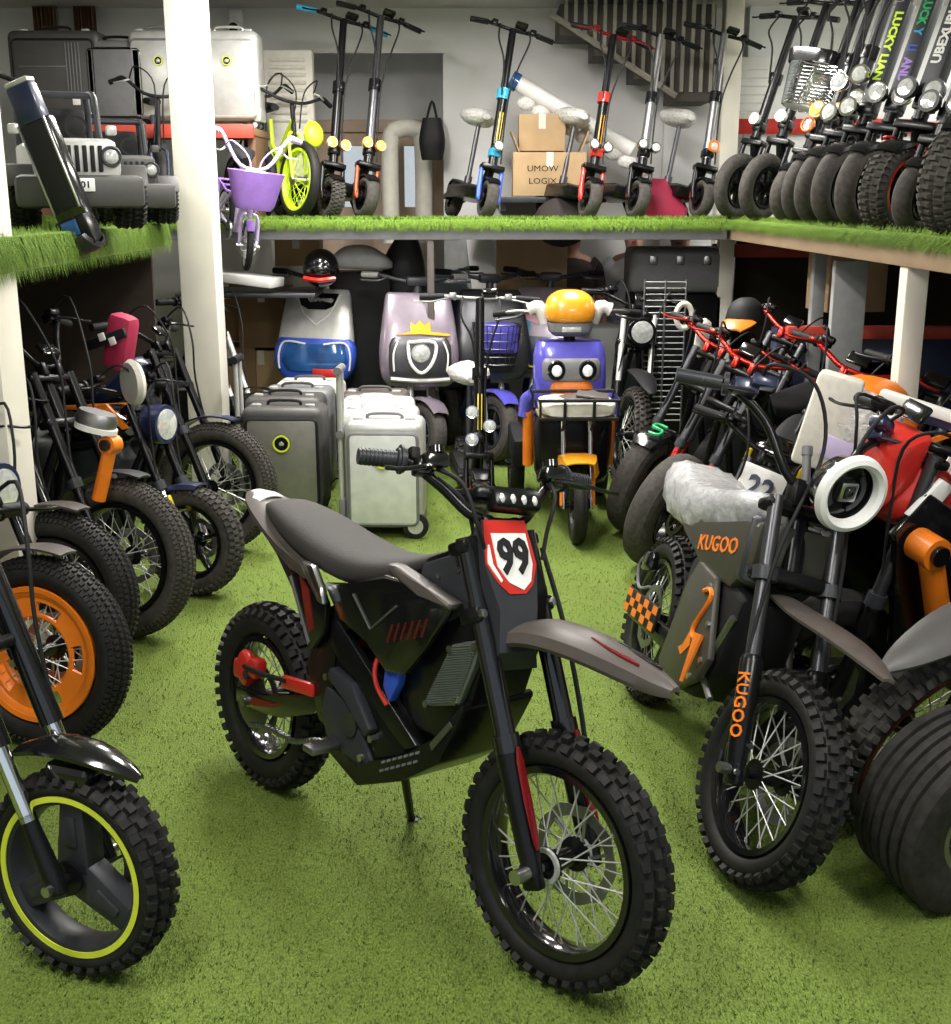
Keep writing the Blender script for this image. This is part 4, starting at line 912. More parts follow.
# ------------------------------------------------------------------ e-scooters
def scooter(label, loc, yaw, lean=0, h=1.22, Rw=.125, w=.075, tread='slick', stem='satin_black', steer=0, seat=None, fork='satin_black', rimc='satin_black', lip=None, lamps=1, lampm='chrome', ring=None, bar='satin_black', grip='matte_black', group=None, text=None, caliper='red', hugger=True, tilt=14, spring=None, tyre='dusty_rubber', lr=1.0, thick=.032, basket=False, band=None, bw=.29, collar='satin_black', name='electric_scooter'):
    t = thing(name, label, 'scooter', (0,0,0), yaw, lean, group)
    wb = .92; a = R(yaw)
    t.location = (loc[0]-wb*math.cos(a), loc[1]-wb*math.sin(a), loc[2])          # loc is where the front wheel stands
    S, F = steer_frame(wb, Rw, tilt, steer, .02)
    wheel(t, (wb,0,Rw), Rw, w, Rw*.58, 'front_wheel', tread, 'mag', tyre, rimc, S, 0, lip, arms=6)
    wheel(t, (0,0,Rw), Rw, w, Rw*.58, 'rear_wheel', tread, 'mag', tyre, rimc, None, 0, lip, arms=6)
    dz = Rw+.04; off = max(0, Rw-.135); F0 = F; F = F @ Matrix.Translation((0,0,off)); h = h-off*1.0
    g = G(); g.prism([(.12,dz-.04),(.10,dz+.02),(.14,dz+.045),(.66,dz+.045),(.74,dz+.03),(.72,dz-.03),(.64,dz-.045),(.16,dz-.045)],-.10,.10,.012); dk = g.obj('deck','satin_black',t,smooth=25)
    g = G(); g.box((.40,0,dz+.048),(.48,.17,.006),.003); g.obj('deck_mat','matte_black',dk)
    for sy in (-1,1):
        g = G(); g.prism([(-.03,Rw-.015),(-.03,Rw+.02),(.16,dz+.03),(.16,dz-.02)],sy*(w/2+.03)-.008,sy*(w/2+.03)+.008,.004); g.obj('rear_arm','satin_black',t)
        g = G(F0); y = sy*(w/2+.028)
        g.tube([(.0,y,-.01),(-.015,y,.06),(-.02,y,.20+off)],[.016,.018,.014],10); g.box((.0,y,0),(.04,.016,.05),.006); fk = g.obj('fork_leg',fork,t)
        if spring:
            g = G(F0); g.tube([(.02+.022*math.cos(k*.9),y+.022*math.sin(k*.9),.05+k*.0028) for k in range(54)],.005,6); g.obj('spring',spring,fk)
    g = G(); g.tube([(.70,0,dz),(.76,0,dz+.06),(wb-.075-off*.25,0,Rw+.24+off)],[.040,.036,.030],12); g.obj('neck','satin_black',t)
    g = G(F); g.box((-.02,0,.215),(.075,w+.075,.035),.008); g.cyl((-.02,0,.20),(-.02,0,.30),.032,n=14); g.obj('fork_crown','satin_black',t)
    L = (h-Rw)/math.cos(R(tilt))
    g = G(F)
    if text: g.box((-.02,0,(.28+L*.80)/2),(thick*1.7,thick*2,L*.80-.28),.006)
    else: g.cyl((-.02,0,.28),(-.02,0,L*.62),thick,n=14)
    g.cyl((-.02,0,L*.60),(-.02,0,L),thick*.78,n=12); sm = g.obj('stem',stem,t)
    if text:
        for tx, mm, s0, s1 in text: words('lettering',tx,.056,mm,sm,F @ frame((-.02+thick*.85+.0008,0,(s0+s1)/2),(0,0,1 if tx[:2] == 'UB' else -1),(0,-1 if tx[:2] == 'UB' else 1,0),(1,0,0)),.001,min(1.3,(s1-s0)/(.036*len(tx))),.002)
    if not text: g = G(F); g.tube([(-.02,0,L*.585),(-.02,0,L*.645)],thick+.010,14); g.box((.012,0,L*.615),(.03,.022,.05),.005); g.obj('stem_clamp',collar,sm)
    g = G(F); g.box((-.02,0,.315),(.075,.075,.06),.014); g.box((-.055,0,.33),(.02,.04,.10),.006); g.obj('folding_joint',collar,sm)
    if band:
        g = G(F); g.box((.008,0,L*.42),(.006,.026,.20),.002); g.obj('stem_sticker',band,sm)
    g = G(F); g.tube([(-.04,-bw,L+.0),(-.025,-bw*.6,L+.005),(-.02,0,L-.005),(-.025,bw*.6,L+.005),(-.04,bw,L+.0)],.0125,10,4); hb = g.obj('handlebar',bar,t)
    for sg in (-1,1):
        g = G(F); g.tube([(-.042,sg*(bw+.005),L),(-.028,sg*bw*.60,L+.005)],.018,12); g.obj('grip',grip,hb)
        g = G(F); lever(g, sg*bw*.50, sg*bw*.98, L-.008, -.0, sg); g.box((-.005,sg*bw*.47,L+.005),(.045,.04,.035),.006); g.obj('brake_lever',bar,hb)
    g = G(F); g.box((.0,.05,L+.03),(.05,.085,.03),.008,(0,-20,0)); g.obj('display','black',hb)
    g = G(F)
    if text: g.tube([(.01,.10,L),(.05,.08,L-.06),(.01,.03,L-.10)],.006,8,5)
    else: g.tube([(.01,.10,L),(.075,.10,L-.10),(.06,.05,L*.75),(.018,.03,L*.60),(.02,.03,L*.40),(.03,.04,.24)],.006,8,5)
    if not text: g.tube([(.01,-.10,L),(.06,-.11,L-.12),(.05,-.05,L*.78),(.015,-.02,L*.60)],.006,8,5); g.obj('cable','matte_black',hb)
    for k in range(lamps):
        y = 0 if lamps == 1 else (-.048*lr if k%2 == 0 else .048*lr); z = .345 if lamps < 3 else .30+.075*k; q = (.05,y,z)
        g = G(F); g.lathe([(0,-.045),(.022*lr,-.042),(.034*lr,-.012),(.036*lr,.014),(.028*lr,.014),(0,.008)],q,'x',20,closed=False); hl = g.obj('headlight',lampm,t)
        g = G(F); g.lathe([(0,.010),(.029*lr,.010),(.026*lr,.018),(0,.021)],q,'x',18,closed=False); g.obj('lamp','lens' if lampm != 'amber' else 'amber_lens',hl)
        if ring:
            g = G(F); g.lathe([(.030*lr,.012),(.032*lr,.022),(.041*lr,.020),(.042*lr,.006),(.036*lr,.004)],q,'x',22); g.obj('light_ring',ring,hl)
    if hugger:
        g = G(F0); g.arc((0,0,0), Rw+.012, w*1.2, 35, 125, .005, 12); g.obj('front_mudguard','satin_black',t)
    g = G(); g.arc((0,0,Rw), Rw+.014, w*1.2, 50, 165, .005, 12); g.obj('rear_mudguard','satin_black',t)
    g = G(F0); g.box((-.045,-(w/2+.012),.03),(.04,.03,.05),.008); g.obj('brake_caliper',caliper,t)
    g = G(); g.tube([(.42,.09,dz-.03),(.38,.20,.015)],[.010,.008],8); g.obj('kick_stand','satin_black',t)
    if seat:
        g = G(); g.cyl((.28,0,dz+.04),(.24,0,dz+.50),.017,n=12); g.cyl((.28,0,dz+.04),(.275,0,dz+.12),.028,n=12); sp = g.obj('seat_post','gunmetal',t)
        g = G(); g.body([(.10,dz+.55,.03,.015,2.4),(.13,dz+.55,.10,.045,2.8),(.22,dz+.545,.105,.045,2.6),(.32,dz+.545,.055,.035,2.4),(.38,dz+.54,.03,.02,2.2)],18,3); st = g.obj('seat','matte_black',sp)
        if seat == 'wrap':
            random.seed(5); g = G(); rings = []
            for x, z, hw, hh, e in catmull_n([(.07,dz+.545,.05,.03,2.4),(.12,dz+.54,.115,.062,2.4),(.22,dz+.535,.12,.062,2.4),(.34,dz+.535,.065,.05,2.4),(.41,dz+.53,.03,.02,2.2)],3):
                rings.append([(x+random.uniform(-.008,.008), hw*j*math.cos(b), z+hh*j*math.sin(b)) for b, j in [(2*PI*k/16, 1+random.uniform(-.06,.08)) for k in range(16)]])
            g.loft(rings); g.obj('seat_cover','bubble_wrap',sp,'crinkled plastic seat cover')
    if basket:
        g = G(F); wire_basket(g, (.15,0,L*.50), .30, .22, .26, True); bk = g.obj('basket','chrome',t,'silver mesh basket with black rim')
        g = G(F); g.loft([[(.15+.12*q*math.copysign(abs(math.cos(b))**.72,math.cos(b)), .16*q*math.copysign(abs(math.sin(b))**.72,math.sin(b)), L*.50+z) for b in [2*PI*i/32 for i in range(32)]] for q, z in ((.96,.085),(1.0,.14),(1.05,.15),(1.05,.135),(.99,.085))], wrap=True); g.obj('basket_rim','black',bk)
    return t
def wire_basket(g, c, wy, wx, h, dense=False):
    n = 34 if dense else 14; m = 14 if dense else 5; q = .0030
    def P(u, v):                                           # perimeter u, height v
        k = .80+.20*v; b = 2*PI*u; e = .72; ca, sa = math.cos(b), math.sin(b)
        return Vector((c[0]+wx/2*k*math.copysign(abs(ca)**e,ca), c[1]+wy/2*k*math.copysign(abs(sa)**e,sa), c[2]-h/2+h*v))
    for j in range(m+1): g.tube([P(i/24,j/m) for i in range(24)], q if j < m else q*2, 5, 0, True)
    for i in range(n*2):
        if dense: g.tube([P((i/(n*2)+.06*k/3)%1,k/3) for k in range(4)] if i/(n*2)+.07 < 1 else [P(i/(n*2),0),P(i/(n*2),1)], q, 4)
        else: g.cyl(P(i/(n*2),0), P(i/(n*2),1), q, n=4)
    for k in range(1,8): q2 = -1+2*k/8; ye = wy*.39*math.sqrt(1-q2*q2); g.cyl((c[0]+wx*.39*q2,c[1]-ye,c[2]-h/2),(c[0]+wx*.39*q2,c[1]+ye,c[2]-h/2), q, n=4)

def sc(px, Y, label, yaw, **k):
    p = at(px, 205, Y); return scooter(label, (p.x, Y, TOP), yaw, **k)
SG1 = 'scooters standing on the far shelf'
sc(328,8.25,'tall black scooter with blue grip ends on the far shelf',-62,lean=12,h=1.33,w=.09,Rw=.14,lamps=2,lampm='amber',tread='block',collar='satin_black',grip='cyan',band=None,group=SG1,bw=.33)
sc(362,8.25,'tall scooter with grey wrapped lower stem left of the white wall section',-62,lean=13,h=1.36,w=.09,Rw=.14,lamps=2,lampm='amber',stem='gunmetal',fork='rust',group=SG1,bw=.31)
sc(484,8.2,'scooter with blue fork and light blue stem clamp before the white wall',-75,lean=13,h=1.26,w=.085,Rw=.13,fork='blue',collar='cyan',band='yellow',lamps=1,seat='wrap',group=SG1,grip='matte_black')
sc(586,8.2,'scooter with red fork and red stem clamp beside the long white tube',-75,lean=13,h=1.22,w=.085,Rw=.13,fork='red',collar='red',band='amber',lamps=2,seat='wrap',group=SG1,bar='dark_red')
sc(634,8.2,'grey-stemmed scooter without a seat just right of the red-forked one',-75,lean=13,h=1.22,w=.085,Rw=.13,stem='dull_metal',lamps=2,seat=None,group=SG1)
sc(698,8.3,'grey-stemmed scooter with orange ring lamp before the cream column by the stairs',-75,lean=13,h=1.24,w=.085,Rw=.13,stem='dull_metal',lamps=1,ring='orange',seat='wrap',group=SG1)
SG2 = 'big-wheeled scooters along the right shelf'
def rs(px, Y, label, **k):
    X = (px-475.5)/FPX*(Y*math.cos(PITCH)+.12*math.sin(PITCH)); a = dict(yaw=-140, lean=8, group=SG2, Rw=.14, w=.085, h=1.2, tilt=16); a.update(k)
    y = a.pop('yaw'); return scooter(label, (X, Y, TOP), y, **a)
rs(732,7.9,'scooter with bare smooth tyre and slim dark stem, leftmost on the right shelf',Rw=.205,w=.085,hugger=False,lamps=1,lampm='white',h=1.24)
rs(757,7.35,'dark scooter with seat between the leftmost right-shelf scooter and the basket scooter',Rw=.195,w=.085,hugger=False,lamps=1,lampm='white',seat='plain',h=1.24)
rs(786,6.85,'scooter carrying a silver mesh basket with a dark rim',Rw=.155,w=.09,lamps=1,ring='orange',basket=True)
rs(800,6.5,'scooter with orange lamps right beside the mesh basket scooter',Rw=.18,w=.085,lamps=2,lampm='amber',lr=1.2)
rs(814,6.2,'scooter with three round lamps and a plain wide grey stem on the right shelf',Rw=.185,w=.09,lamps=3,lampm='chrome',stem='dark_grey',thick=.036,lr=1.3)
rs(832,5.85,'scooter with yellow-green letters running up its stem',Rw=.185,w=.095,lamps=3,lampm='chrome',stem='dark_grey',thick=.036,text=[('LUCKY LIAN','lime',.42,.78)],lr=1.3)
rs(856,5.5,'scooter with green, blue and violet letters running up its stem',Rw=.18,w=.095,lamps=2,lampm='chrome',stem='dark_grey',thick=.036,text=[('LUCK','green',.66,.78),('Y','cyan',.615,.645),('LI','blue',.535,.585),('AND','purple',.42,.51)],lr=1.3)
rs(884,5.15,'scooter with red wheel rim, red springs and white letters on its stem',Rw=.175,w=.11,tread='block',lip='red',lamps=2,lampm='dark_grey',spring='red',stem='dark_grey',thick=.040,text=[('UBEX','white',.46,.60),('UBHO','white',.60,.74)],lr=1.3)
rs(910,4.8,'scooter with small smooth tyre and low mudguard next to the orange-rimmed scooter',Rw=.135,w=.08,lamps=2,lampm='dark_grey',stem='dark_grey',thick=.040,lr=1.2)
rs(950,4.35,'big scooter with chunky block tyre and orange rim at the right edge',Rw=.195,w=.13,tread='block',lip='orange',lamps=1,ring='orange',lampm='satin_black',stem='dark_grey',thick=.046,lr=1.5)
# black scooter on the floor in the middle, seat wrapped in plastic
p = on(478,520)
scooter('black scooter with plastic-wrapped seat on the floor by the suitcases',(p.x,p.y,0),-84,lean=2,h=1.20,Rw=.14,w=.085,tread='block',lamps=3,ring=None,seat='wrap',band='yellow',bw=.33,bar='dull_metal')
# folded black scooter leaning on the left shelf
t = thing('folded_scooter','folded black scooter standing upright on the left shelf in front of the grey jeep','scooter',(-1.77,4.98,TOP-.01),0); t.scale = (.70,)*3
M = frame((0,0,0),(.0,.25,.97),(.93,-.36,0),(.36,.93,-.24))
M = frame((.24,0,.05),(-.33,.03,.943),(.92,-.20,.33),(.20,.98,.04))
g = G(M); g.box((.30,0,0),(.62,.20,.10),.02); dk = g.obj('deck','black',t)
g = G(M); g.box((.34,.0,-.056),(.50,.15,.014),.004); g.obj('deck_mat','matte_black',dk)
for sy in (-1,1):
    g = G(M); g.box((.34,sy*.085,-.062),(.52,.012,.014),.003); g.obj('deck_trim','steel',dk)
g = G(M); g.box((.70,0,-.01),(.22,.16,.10),.02); g.obj('nose_block','navy',t)
g = G(M); g.box((.82,0,-.01),(.03,.15,.09),.01); g.obj('nose_plate','silver',t)
g = G(M); g.prism([(-.14,-.07),(.04,-.09),(.04,.02),(-.10,.04)],-.10,.10,.015); g.obj('tail_box','satin_black',t)
g = G(M); g.arc((-.03,0,.0), .14, .19, 120, 250, .008, 12); g.obj('rear_mudguard','gunmetal',t)
wheel(t,(-.03,0,.06),.115,.075,.066,'rear_wheel','slick','mag','rubber','satin_black',M,0,arms=6)
g = G(M); g.box((-.02,-.01,-.088),(.09,.10,.01),.003); g.obj('tail_lamp','blue_lens',t)
g = G(M); g.tube([(.84,-.03,.02),(.92,-.14,.02),(.93,-.30,.02)],.016,10,4); g.obj('handlebar','matte_black',t)
# ------------------------------------------------------------------ suitcases
def suitcase(label, loc, yaw, w=.45, h=.57, d=.27, shell='pewter', trim='charcoal', pole=True, big_wheel=False, badge=True, group=None, plain=False, lug=None, panel=None, br=1.0):
    t = thing('suitcase', label, 'suitcase', loc, yaw, 0, group)               # front faces local -y
    b = .05
    g = G(); g.box((0,0,b+h/2),(w,d,h),.045,None,4); body = g.obj('shell',shell if not lug else lug,t,smooth=50)
    g = G(); g.box((0,-d/2-.004,b+h*.47),(w*.86,.022,h*.84),.010,None,2); g.obj('front_panel',panel or shell,body,smooth=50)
    g = G()
    P = [(-w*.43,b+.05*h),(w*.43,b+.05*h),(w*.43,b+.89*h),(-w*.43,b+.89*h)]
    rr_ = .03; pts = []
    for (x, z), (a0) in zip(P, (180,270,0,90)):
        cx = x+rr_*(1 if x < 0 else -1); cz = z+rr_*(1 if z < b+h/2 else -1)
        for k in range(5): a = R(a0+90*k/4); pts.append((cx+rr_*math.cos(a),-d/2-.006,cz+rr_*math.sin(a)))
    g.tube(pts,.011,6,0,True); g.obj('panel_seam',trim,body)
    if plain:
        for k in range(5):
            g = G(); g.box((w*.14+k*w*.035,-d/2-.017,b+h*.55),(.006,.008,h*.62),.002); g.obj('shell_rib','mid_grey',body)
        g = G(); g.box((-w*.12,-d/2-.018,b+h*.60),(w*.5,.006,.006),.002); g.obj('zip','dull_metal',body)
        g = G(); g.box((w*.22,-d/2-.018,b+h*.22),(.05,.004,.05),.004); g.obj('tag','white',body)
    if badge:
        g = G(); g.lathe([(0,0),(.040*br,0),(.050*br,.003),(.050*br,.008),(0,.008)],(0,-d/2-.024,b+h*.66),'y',28,closed=False); bd = g.obj('badge','black',body)
        g = G(); g.lathe([(.038*br,-.002),(.048*br,-.002),(.048*br,.003),(.038*br,.003)],(0,-d/2-.0255,b+h*.66),'y',28); g.obj('badge_ring','neon',bd)
        g = G(); g.prism([(-.012,b+h*.66-.010),(.012,b+h*.66-.010),(.014,b+h*.66+.004),(0,b+h*.66+.014),(-.014,b+h*.66+.004)],-d/2-.0262,-d/2-.023,.002); g.obj('badge_emblem','silver',bd)
    g = G(); g.tube([(-.09,-d*.1,b+h-.004),(-.075,-d*.1,b+h+.024),(.075,-d*.1,b+h+.024),(.09,-d*.1,b+h-.004)],.009,8,3); g.obj('top_handle',trim,t)
    for sx in (-1,1):
        g = G(); g.box((sx*w*.33,-d*.22,b+h+.004),(.05,.03,.016),.005); g.obj('latch','silver',t)
        g = G(); g.box((sx*w*.44,0,b+.04),(.05,d*.9,.09),.015); g.obj('corner_guard',trim,t)
    for sx in (-1,1):
        for sy in (-1,1):
            r = .068 if big_wheel and sx > 0 and sy < 0 else .028
            g = G(); g.lathe([(r*.55,-.016),(r,-.012),(r,.012),(r*.55,.016)],(sx*w*.40,sy*d*.36-(.03 if r > .05 else 0),r),'y',22); wl = g.obj('wheel','rubber',t)
            g = G(); g.lathe([(0,-.014),(r*.60,-.017),(r*.60,.017),(0,.014)],(sx*w*.40,sy*d*.36-(.03 if r > .05 else 0),r),'y',22,closed=False); g.obj('wheel_cap','silver',wl)
    if pole:
        g = G()
        for q in (-.05,.05): g.cyl((-w/2-.018,q-d*.25,b+.02),(-w/2-.018,q-d*.25,b+h+.25),.013,n=10)
        pl = g.obj('pull_pole','silver' ,t)
        g = G(); g.tube([(-w/2-.018,-.085-d*.25,b+h+.26),(-w/2-.018,.085-d*.25,b+h+.26)],.022,10); g.obj('pole_grip',trim,pl)
        g = G(); g.tube([(-w/2-.016,-d*.25-.07,b+h*.88),(-w/2-.016,-d*.25+.07,b+h*.88)],.022,10); g.obj('pole_bracket',trim,pl)
        g = G(); g.box((-w/2-.016,-d*.25,b+.10),(.035,.14,.12),.01); g.obj('pole_foot',trim,pl)
    return t
SGp = 'ride-on suitcases lined up on the floor'
def su(px, py, Y, label, **k):
    p = at(px, py, Y); return suitcase(label, (p.x, Y, 0), k.pop('yaw',-2), group=SGp, **k)
su(288,470,6.62,'dark pewter suitcase with round yellow badge, front of the left line of suitcases',shell='charcoal',panel='pewter',trim='matte_black')
su(288,440,6.98,'dark grey suitcase directly behind the pewter one with the yellow badge',shell='charcoal',trim='matte_black',pole=False)
su(300,430,7.27,'grey suitcase third from the front in the left line',shell='mid_grey',trim='charcoal',pole=False,w=.42)
su(312,415,7.56,'cream white suitcase at the back of the left line below the white and blue moped',shell='off_white',trim='charcoal',pole=False,w=.42)
su(386,460,6.20,'pearl white suitcase with big side wheel, front of the right line of suitcases',shell='silver',panel='pearl',trim='mid_grey',big_wheel=True,w=.41)
su(380,440,6.52,'pale silver suitcase right behind the pearl white one',shell='pearl',trim='silver',pole=False,w=.43)
su(378,430,6.82,'white suitcase third from the front in the right line',shell='white',trim='silver',pole=False,w=.42)
su(376,420,7.12,'taupe suitcase at the back of the right line below the mauve moped',shell='taupe',trim='charcoal',pole=False,w=.40)
# red rack with more suitcases beyond the left shelf
x0, x1 = at(30,125,8.2).x, at(258,125,8.2).x; zr = at(150,127,8.1).z
t = thing('storage_rack','red-edged storage rack at the back left carrying large suitcases','rack',(0,0,0))
g = G(); g.box(((x0+x1)/2,8.35,zr-.03),(x1-x0,.62,.05),.005); g.obj('rack_board','board_dark',t)
g = G(); g.box(((x0+x1)/2,8.03,zr-.03),(x1-x0,.04,.085),.004); g.obj('rack_beam','shelf_red',t)
for x in (x0+.03,x1-.03): g = G(); g.box((x,8.35,(zr+TOP)/2-.03),(.05,.5,zr-TOP-.06+.06),.004); g.obj('rack_upright','brown',t)
for px, lb, k in ((62,'dark charcoal soft suitcase with ribs and white tag on the red rack',dict(w=.60,h=.56,d=.24,shell='charcoal',trim='matte_black',plain=True,badge=False)),
                  (121,'grey suitcase with rounded black side panel on the red rack',dict(w=.40,h=.50,d=.24,shell='mid_grey',trim='black',badge=False)),
                  (165,'light grey suitcase with dark badge half behind the cream column',dict(w=.40,h=.56,d=.24,shell='silver',trim='mid_grey')),
                  (232,'silver suitcase with round badge right of the cream column on the red rack',dict(w=.40,h=.56,d=.24,shell='silver',trim='silver'))):
    p = at(px,110,8.32); suitcase(lb,(p.x,8.36,zr-.005),0,pole=False,br=.62,group='suitcases on the red rack',**k)

# ------------------------------------------------------------------ mopeds (front faces +x of the thing)
def moped(label, loc, yaw, shield='silver', lower='navy', wheelg='mauve', lamp='blue_lens', style='A', lean=2, handle='dark_grey', basket=None, screen=False, steer=0, group='mopeds parked under the far shelf'):
    t = thing('moped', label, 'moped', (0,0,0), yaw, lean, group)
    wb = 1.15; a = R(yaw); t.location = (loc[0]-wb*math.cos(a), loc[1]-wb*math.sin(a), 0); rf = .235
    S, F = steer_frame(wb, rf, 24, steer)
    wheel(t,(wb,0,rf),rf,.10,.14,'front_wheel','groove','mag','dusty_rubber','dark_grey',S,1,arms=5)
    wheel(t,(0,0,rf),rf,.11,.14,'rear_wheel','groove','mag','dusty_rubber','dark_grey',None,0,arms=5)
    for sy in (-1,1):
        g = G(F); g.tube([(0,sy*.075,-.01),(0,sy*.075,.20),(0,sy*.075,.40)],[.022,.022,.016],12); g.obj('fork_leg','silver',t)
    g = G(F); g.arc((0,0,0),rf+.03,.15,25,140,.006,18); g.obj('front_mudguard',wheelg,t)
    # leg shield: tall rounded panel
    sx = wb-.16
    st = [(.56,sx+.055,.050,.20,3.2),(.62,sx+.06,.062,.245,3.6),(.76,sx+.045,.066,.258,3.8),(.90,sx+.005,.060,.245,3.8),(1.04,sx-.05,.052,.225,3.8),(1.12,sx-.085,.040,.21,3.6),(1.14,sx-.09,.025,.19,3.2)]
    g = G(); g.stack(st,32,3); sh = g.obj('leg_shield',shield,t)
    def fx(z): 
        for (z0,x0,h0,*_),(z1,x1,h1,*_) in zip(st,st[1:]):
            if z <= z1: q = (z-z0)/(z1-z0); return x0+h0+(x1+h1-x0-h0)*q
        return st[-1][1]+st[-1][2]
    def decal(nm, m, pts, up, par=sh, curve=.06):
        g = G(); n = len(pts); o = []
        for y, z in pts: o.append((fx(z)-curve*y*y*2.2+up,y,z))
        g.add(o+[(q[0]-.02,q[1],q[2]) for q in o],[tuple(range(n))]+[(i,(i+1)%n,(i+1)%n+n,i+n) for i in range(n)])
        return g.obj(nm,m,par)
    if style == 'A':
        g = G(); g.stack([(.56,sx+.07,.060,.22,3.4),(.64,sx+.075,.068,.27,3.8),(.76,sx+.062,.066,.275,3.8),(.825,sx+.045,.060,.24,3.2)],32,2); lw = g.obj('lamp_cowl','blue',t)
        g = G(); g.stack([(.61,sx+.098,.052,.20,3.4),(.68,sx+.100,.054,.235,3.8),(.79,sx+.082,.050,.215,3.4)],28,2); g.obj('lamp','blue_lens',lw)
        for sy in (-1,1):
            g = G(); g.tube([(sx+.125,sy*.235,.62),(sx+.125,sy*.24,.72),(sx+.115,sy*.20,.80),(sx+.130,sy*.06,.79)],.007,6,4); g.obj('light_line','white',lw)
        g = G(); g.box((sx+.145,.09,.600),(.03,.20,.06),.01); g.obj('lower_trim','red',lw)
        decal('shield_top','black',[(-.14,1.115),(.14,1.115),(.11,1.035),(.06,1.01),(-.06,1.01),(-.11,1.035)],.004)
        g = G(); tb = .006
        for sy in (-1,1): g.tube([(fx(1.11)+.004,sy*.155,1.11),(fx(.98)+.004,sy*.085,.98),(fx(.91)+.006,0,.91)],.005,6)
        g.obj('shield_crease','white',sh)
        g = G(); z = 1.07
        for sy in (-1,1): g.tube([(fx(z)+.008,sy*.012,z-.01),(fx(z)+.008,sy*.030,z+.010),(fx(z)+.008,sy*.055,z-.006),(fx(z)+.006,sy*.06,z+.014)],.005,6,2)
        g.tube([(fx(z)+.008,-.05,z-.012),(fx(z)+.008,.05,z+.012)],.004,6); g.obj('emblem','silver',sh)
    elif style == 'B':
        g = G(); g.stack([(.605,sx+.085,.052,.19,3.6),(.67,sx+.088,.056,.205,4),(.82,sx+.070,.052,.20,4),(.87,sx+.055,.046,.17,3.6)],30,2); lw = g.obj('lamp_cowl','gunmetal',t)
        g = G(); q = [(fx(z)+.062,y,z) for y,z in ((-.085,.845),(.085,.845),(.072,.725),(.0,.655),(-.072,.725))]
        g.tube(catmull(q+[q[0]],4)[:-1],.011,8,0,True); g.obj('light_ring','white',lw)
        g = G(); g.ball((sx+.130,0,.775),(.022,.062,.062),16,10); g.obj('lamp','lens',lw)
        for sy in (-1,1):
            g = G(); g.tube([(sx+.142,sy*.17,.66),(sx+.138,sy*.175,.77),(sx+.112,sy*.145,.85)],.006,6,3); g.obj('light_line','white',lw)
        g = G(); g.tube([(sx+.135,-.19,.61),(sx+.150,0,.60),(sx+.135,.19,.61)],.014,8,4); g.obj('lower_trim','silver',lw)
        decal('sticker','amber',[(-.16,.885),(-.06,.905),(-.06,.965),(-.03,.945),(0,.975),(.03,.945),(.065,.97),(.07,.905),(.19,.895),(.19,.882),(0,.892)],.012)
        g = G(); g.box((fx(1.09)+.002,0,1.09),(.008,.07,.020),.004); g.obj('emblem','silver',sh)
    elif style == 'C':
        g = G(); g.stack([(.60,sx+.08,.05,.20,3.2),(.72,sx+.075,.055,.24,3.4),(.82,sx+.05,.05,.20,3.2)],28,2); lw = g.obj('lamp_cowl','navy',t)
        g = G(); g.tube([(sx+.13,-.18,.74),(sx+.138,-.12,.63),(sx+.14,.04,.62),(sx+.13,.12,.70)],.007,6,4); g.obj('light_line','neon',lw)
        decal('sticker','pink',[(-.13,1.04),(.12,1.04),(.10,.95),(-.06,.90),(-.15,.93)],.006)
        decal('sticker','cyan',[(-.19,.90),(-.10,.92),(-.12,.72),(-.19,.70)],.012)
    # steering column, handlebar, mirrors
    g = G(); g.cyl((sx-.06,0,1.0),(sx-.115,0,1.22),.028,n=12); g.box((sx-.12,0,1.21),(.10,.15,.06),.02); g.obj('steering_column','dark_grey',t)
    g = G(); g.tube([(sx-.26,-.34,1.24),(sx-.20,-.24,1.24),(sx-.13,-.08,1.21),(sx-.13,.08,1.21),(sx-.20,.24,1.24),(sx-.26,.34,1.24)],.014,10,4); hb = g.obj('handlebar',handle,t)
    for sg in (-1,1):
        g = G(); g.tube([(sx-.262,sg*.345,1.24),(sx-.205,sg*.245,1.24)],.020,12); g.obj('grip','matte_black' if style != 'B' else 'silver',hb)
        g = G(); g.tube([(sx-.16,sg*.20,1.23),(sx-.14,sg*.25,1.21),(sx-.18,sg*.36,1.21)],.007,8,3); g.obj('brake_lever','gunmetal',hb)
    # floorboard, rear body, seat
    g = G(); g.prism([(sx-.04,.52),(sx+.02,.44),(sx-.12,.24),(.42,.24),(.30,.36),(.34,.40),(.44,.31),(sx-.16,.31)],-.15,.15,.015); g.obj('floorboard',lower,t,smooth=25)
    g = G(); g.body([(-.22,.60,.07,.05,2.6),(-.10,.56,.14,.12,2.8),(.12,.52,.17,.17,3),(.32,.50,.17,.18,3),(.42,.48,.14,.15,3)],22,3); g.obj('rear_body',shield if style != 'A' else 'silver',t)
    g = G(); g.body([(-.20,.70,.08,.03,2.6),(-.05,.715,.14,.05,3),(.18,.70,.15,.055,3),(.38,.68,.12,.05,3),(.44,.67,.06,.03,2.6)],22,3); g.obj('seat','matte_black',t)
    g = G(); g.arc((0,0,rf),rf+.02,.13,70,175,.006,12); g.obj('rear_mudguard','satin_black',t)
    if basket:
        g = G(); wire_basket(g,(sx+.16,0,.80),.32,.22,.26); bk = g.obj('basket','gunmetal',t)
        for px, m, w_, z in ((.17,'violet_blue',.27,.84),(.15,'blue',.18,.87)): g = G(); g.box((sx+px,0,z),(.14,w_,.20 if m != 'blue' else .14),.03); g.obj('basket_bag',m,bk)
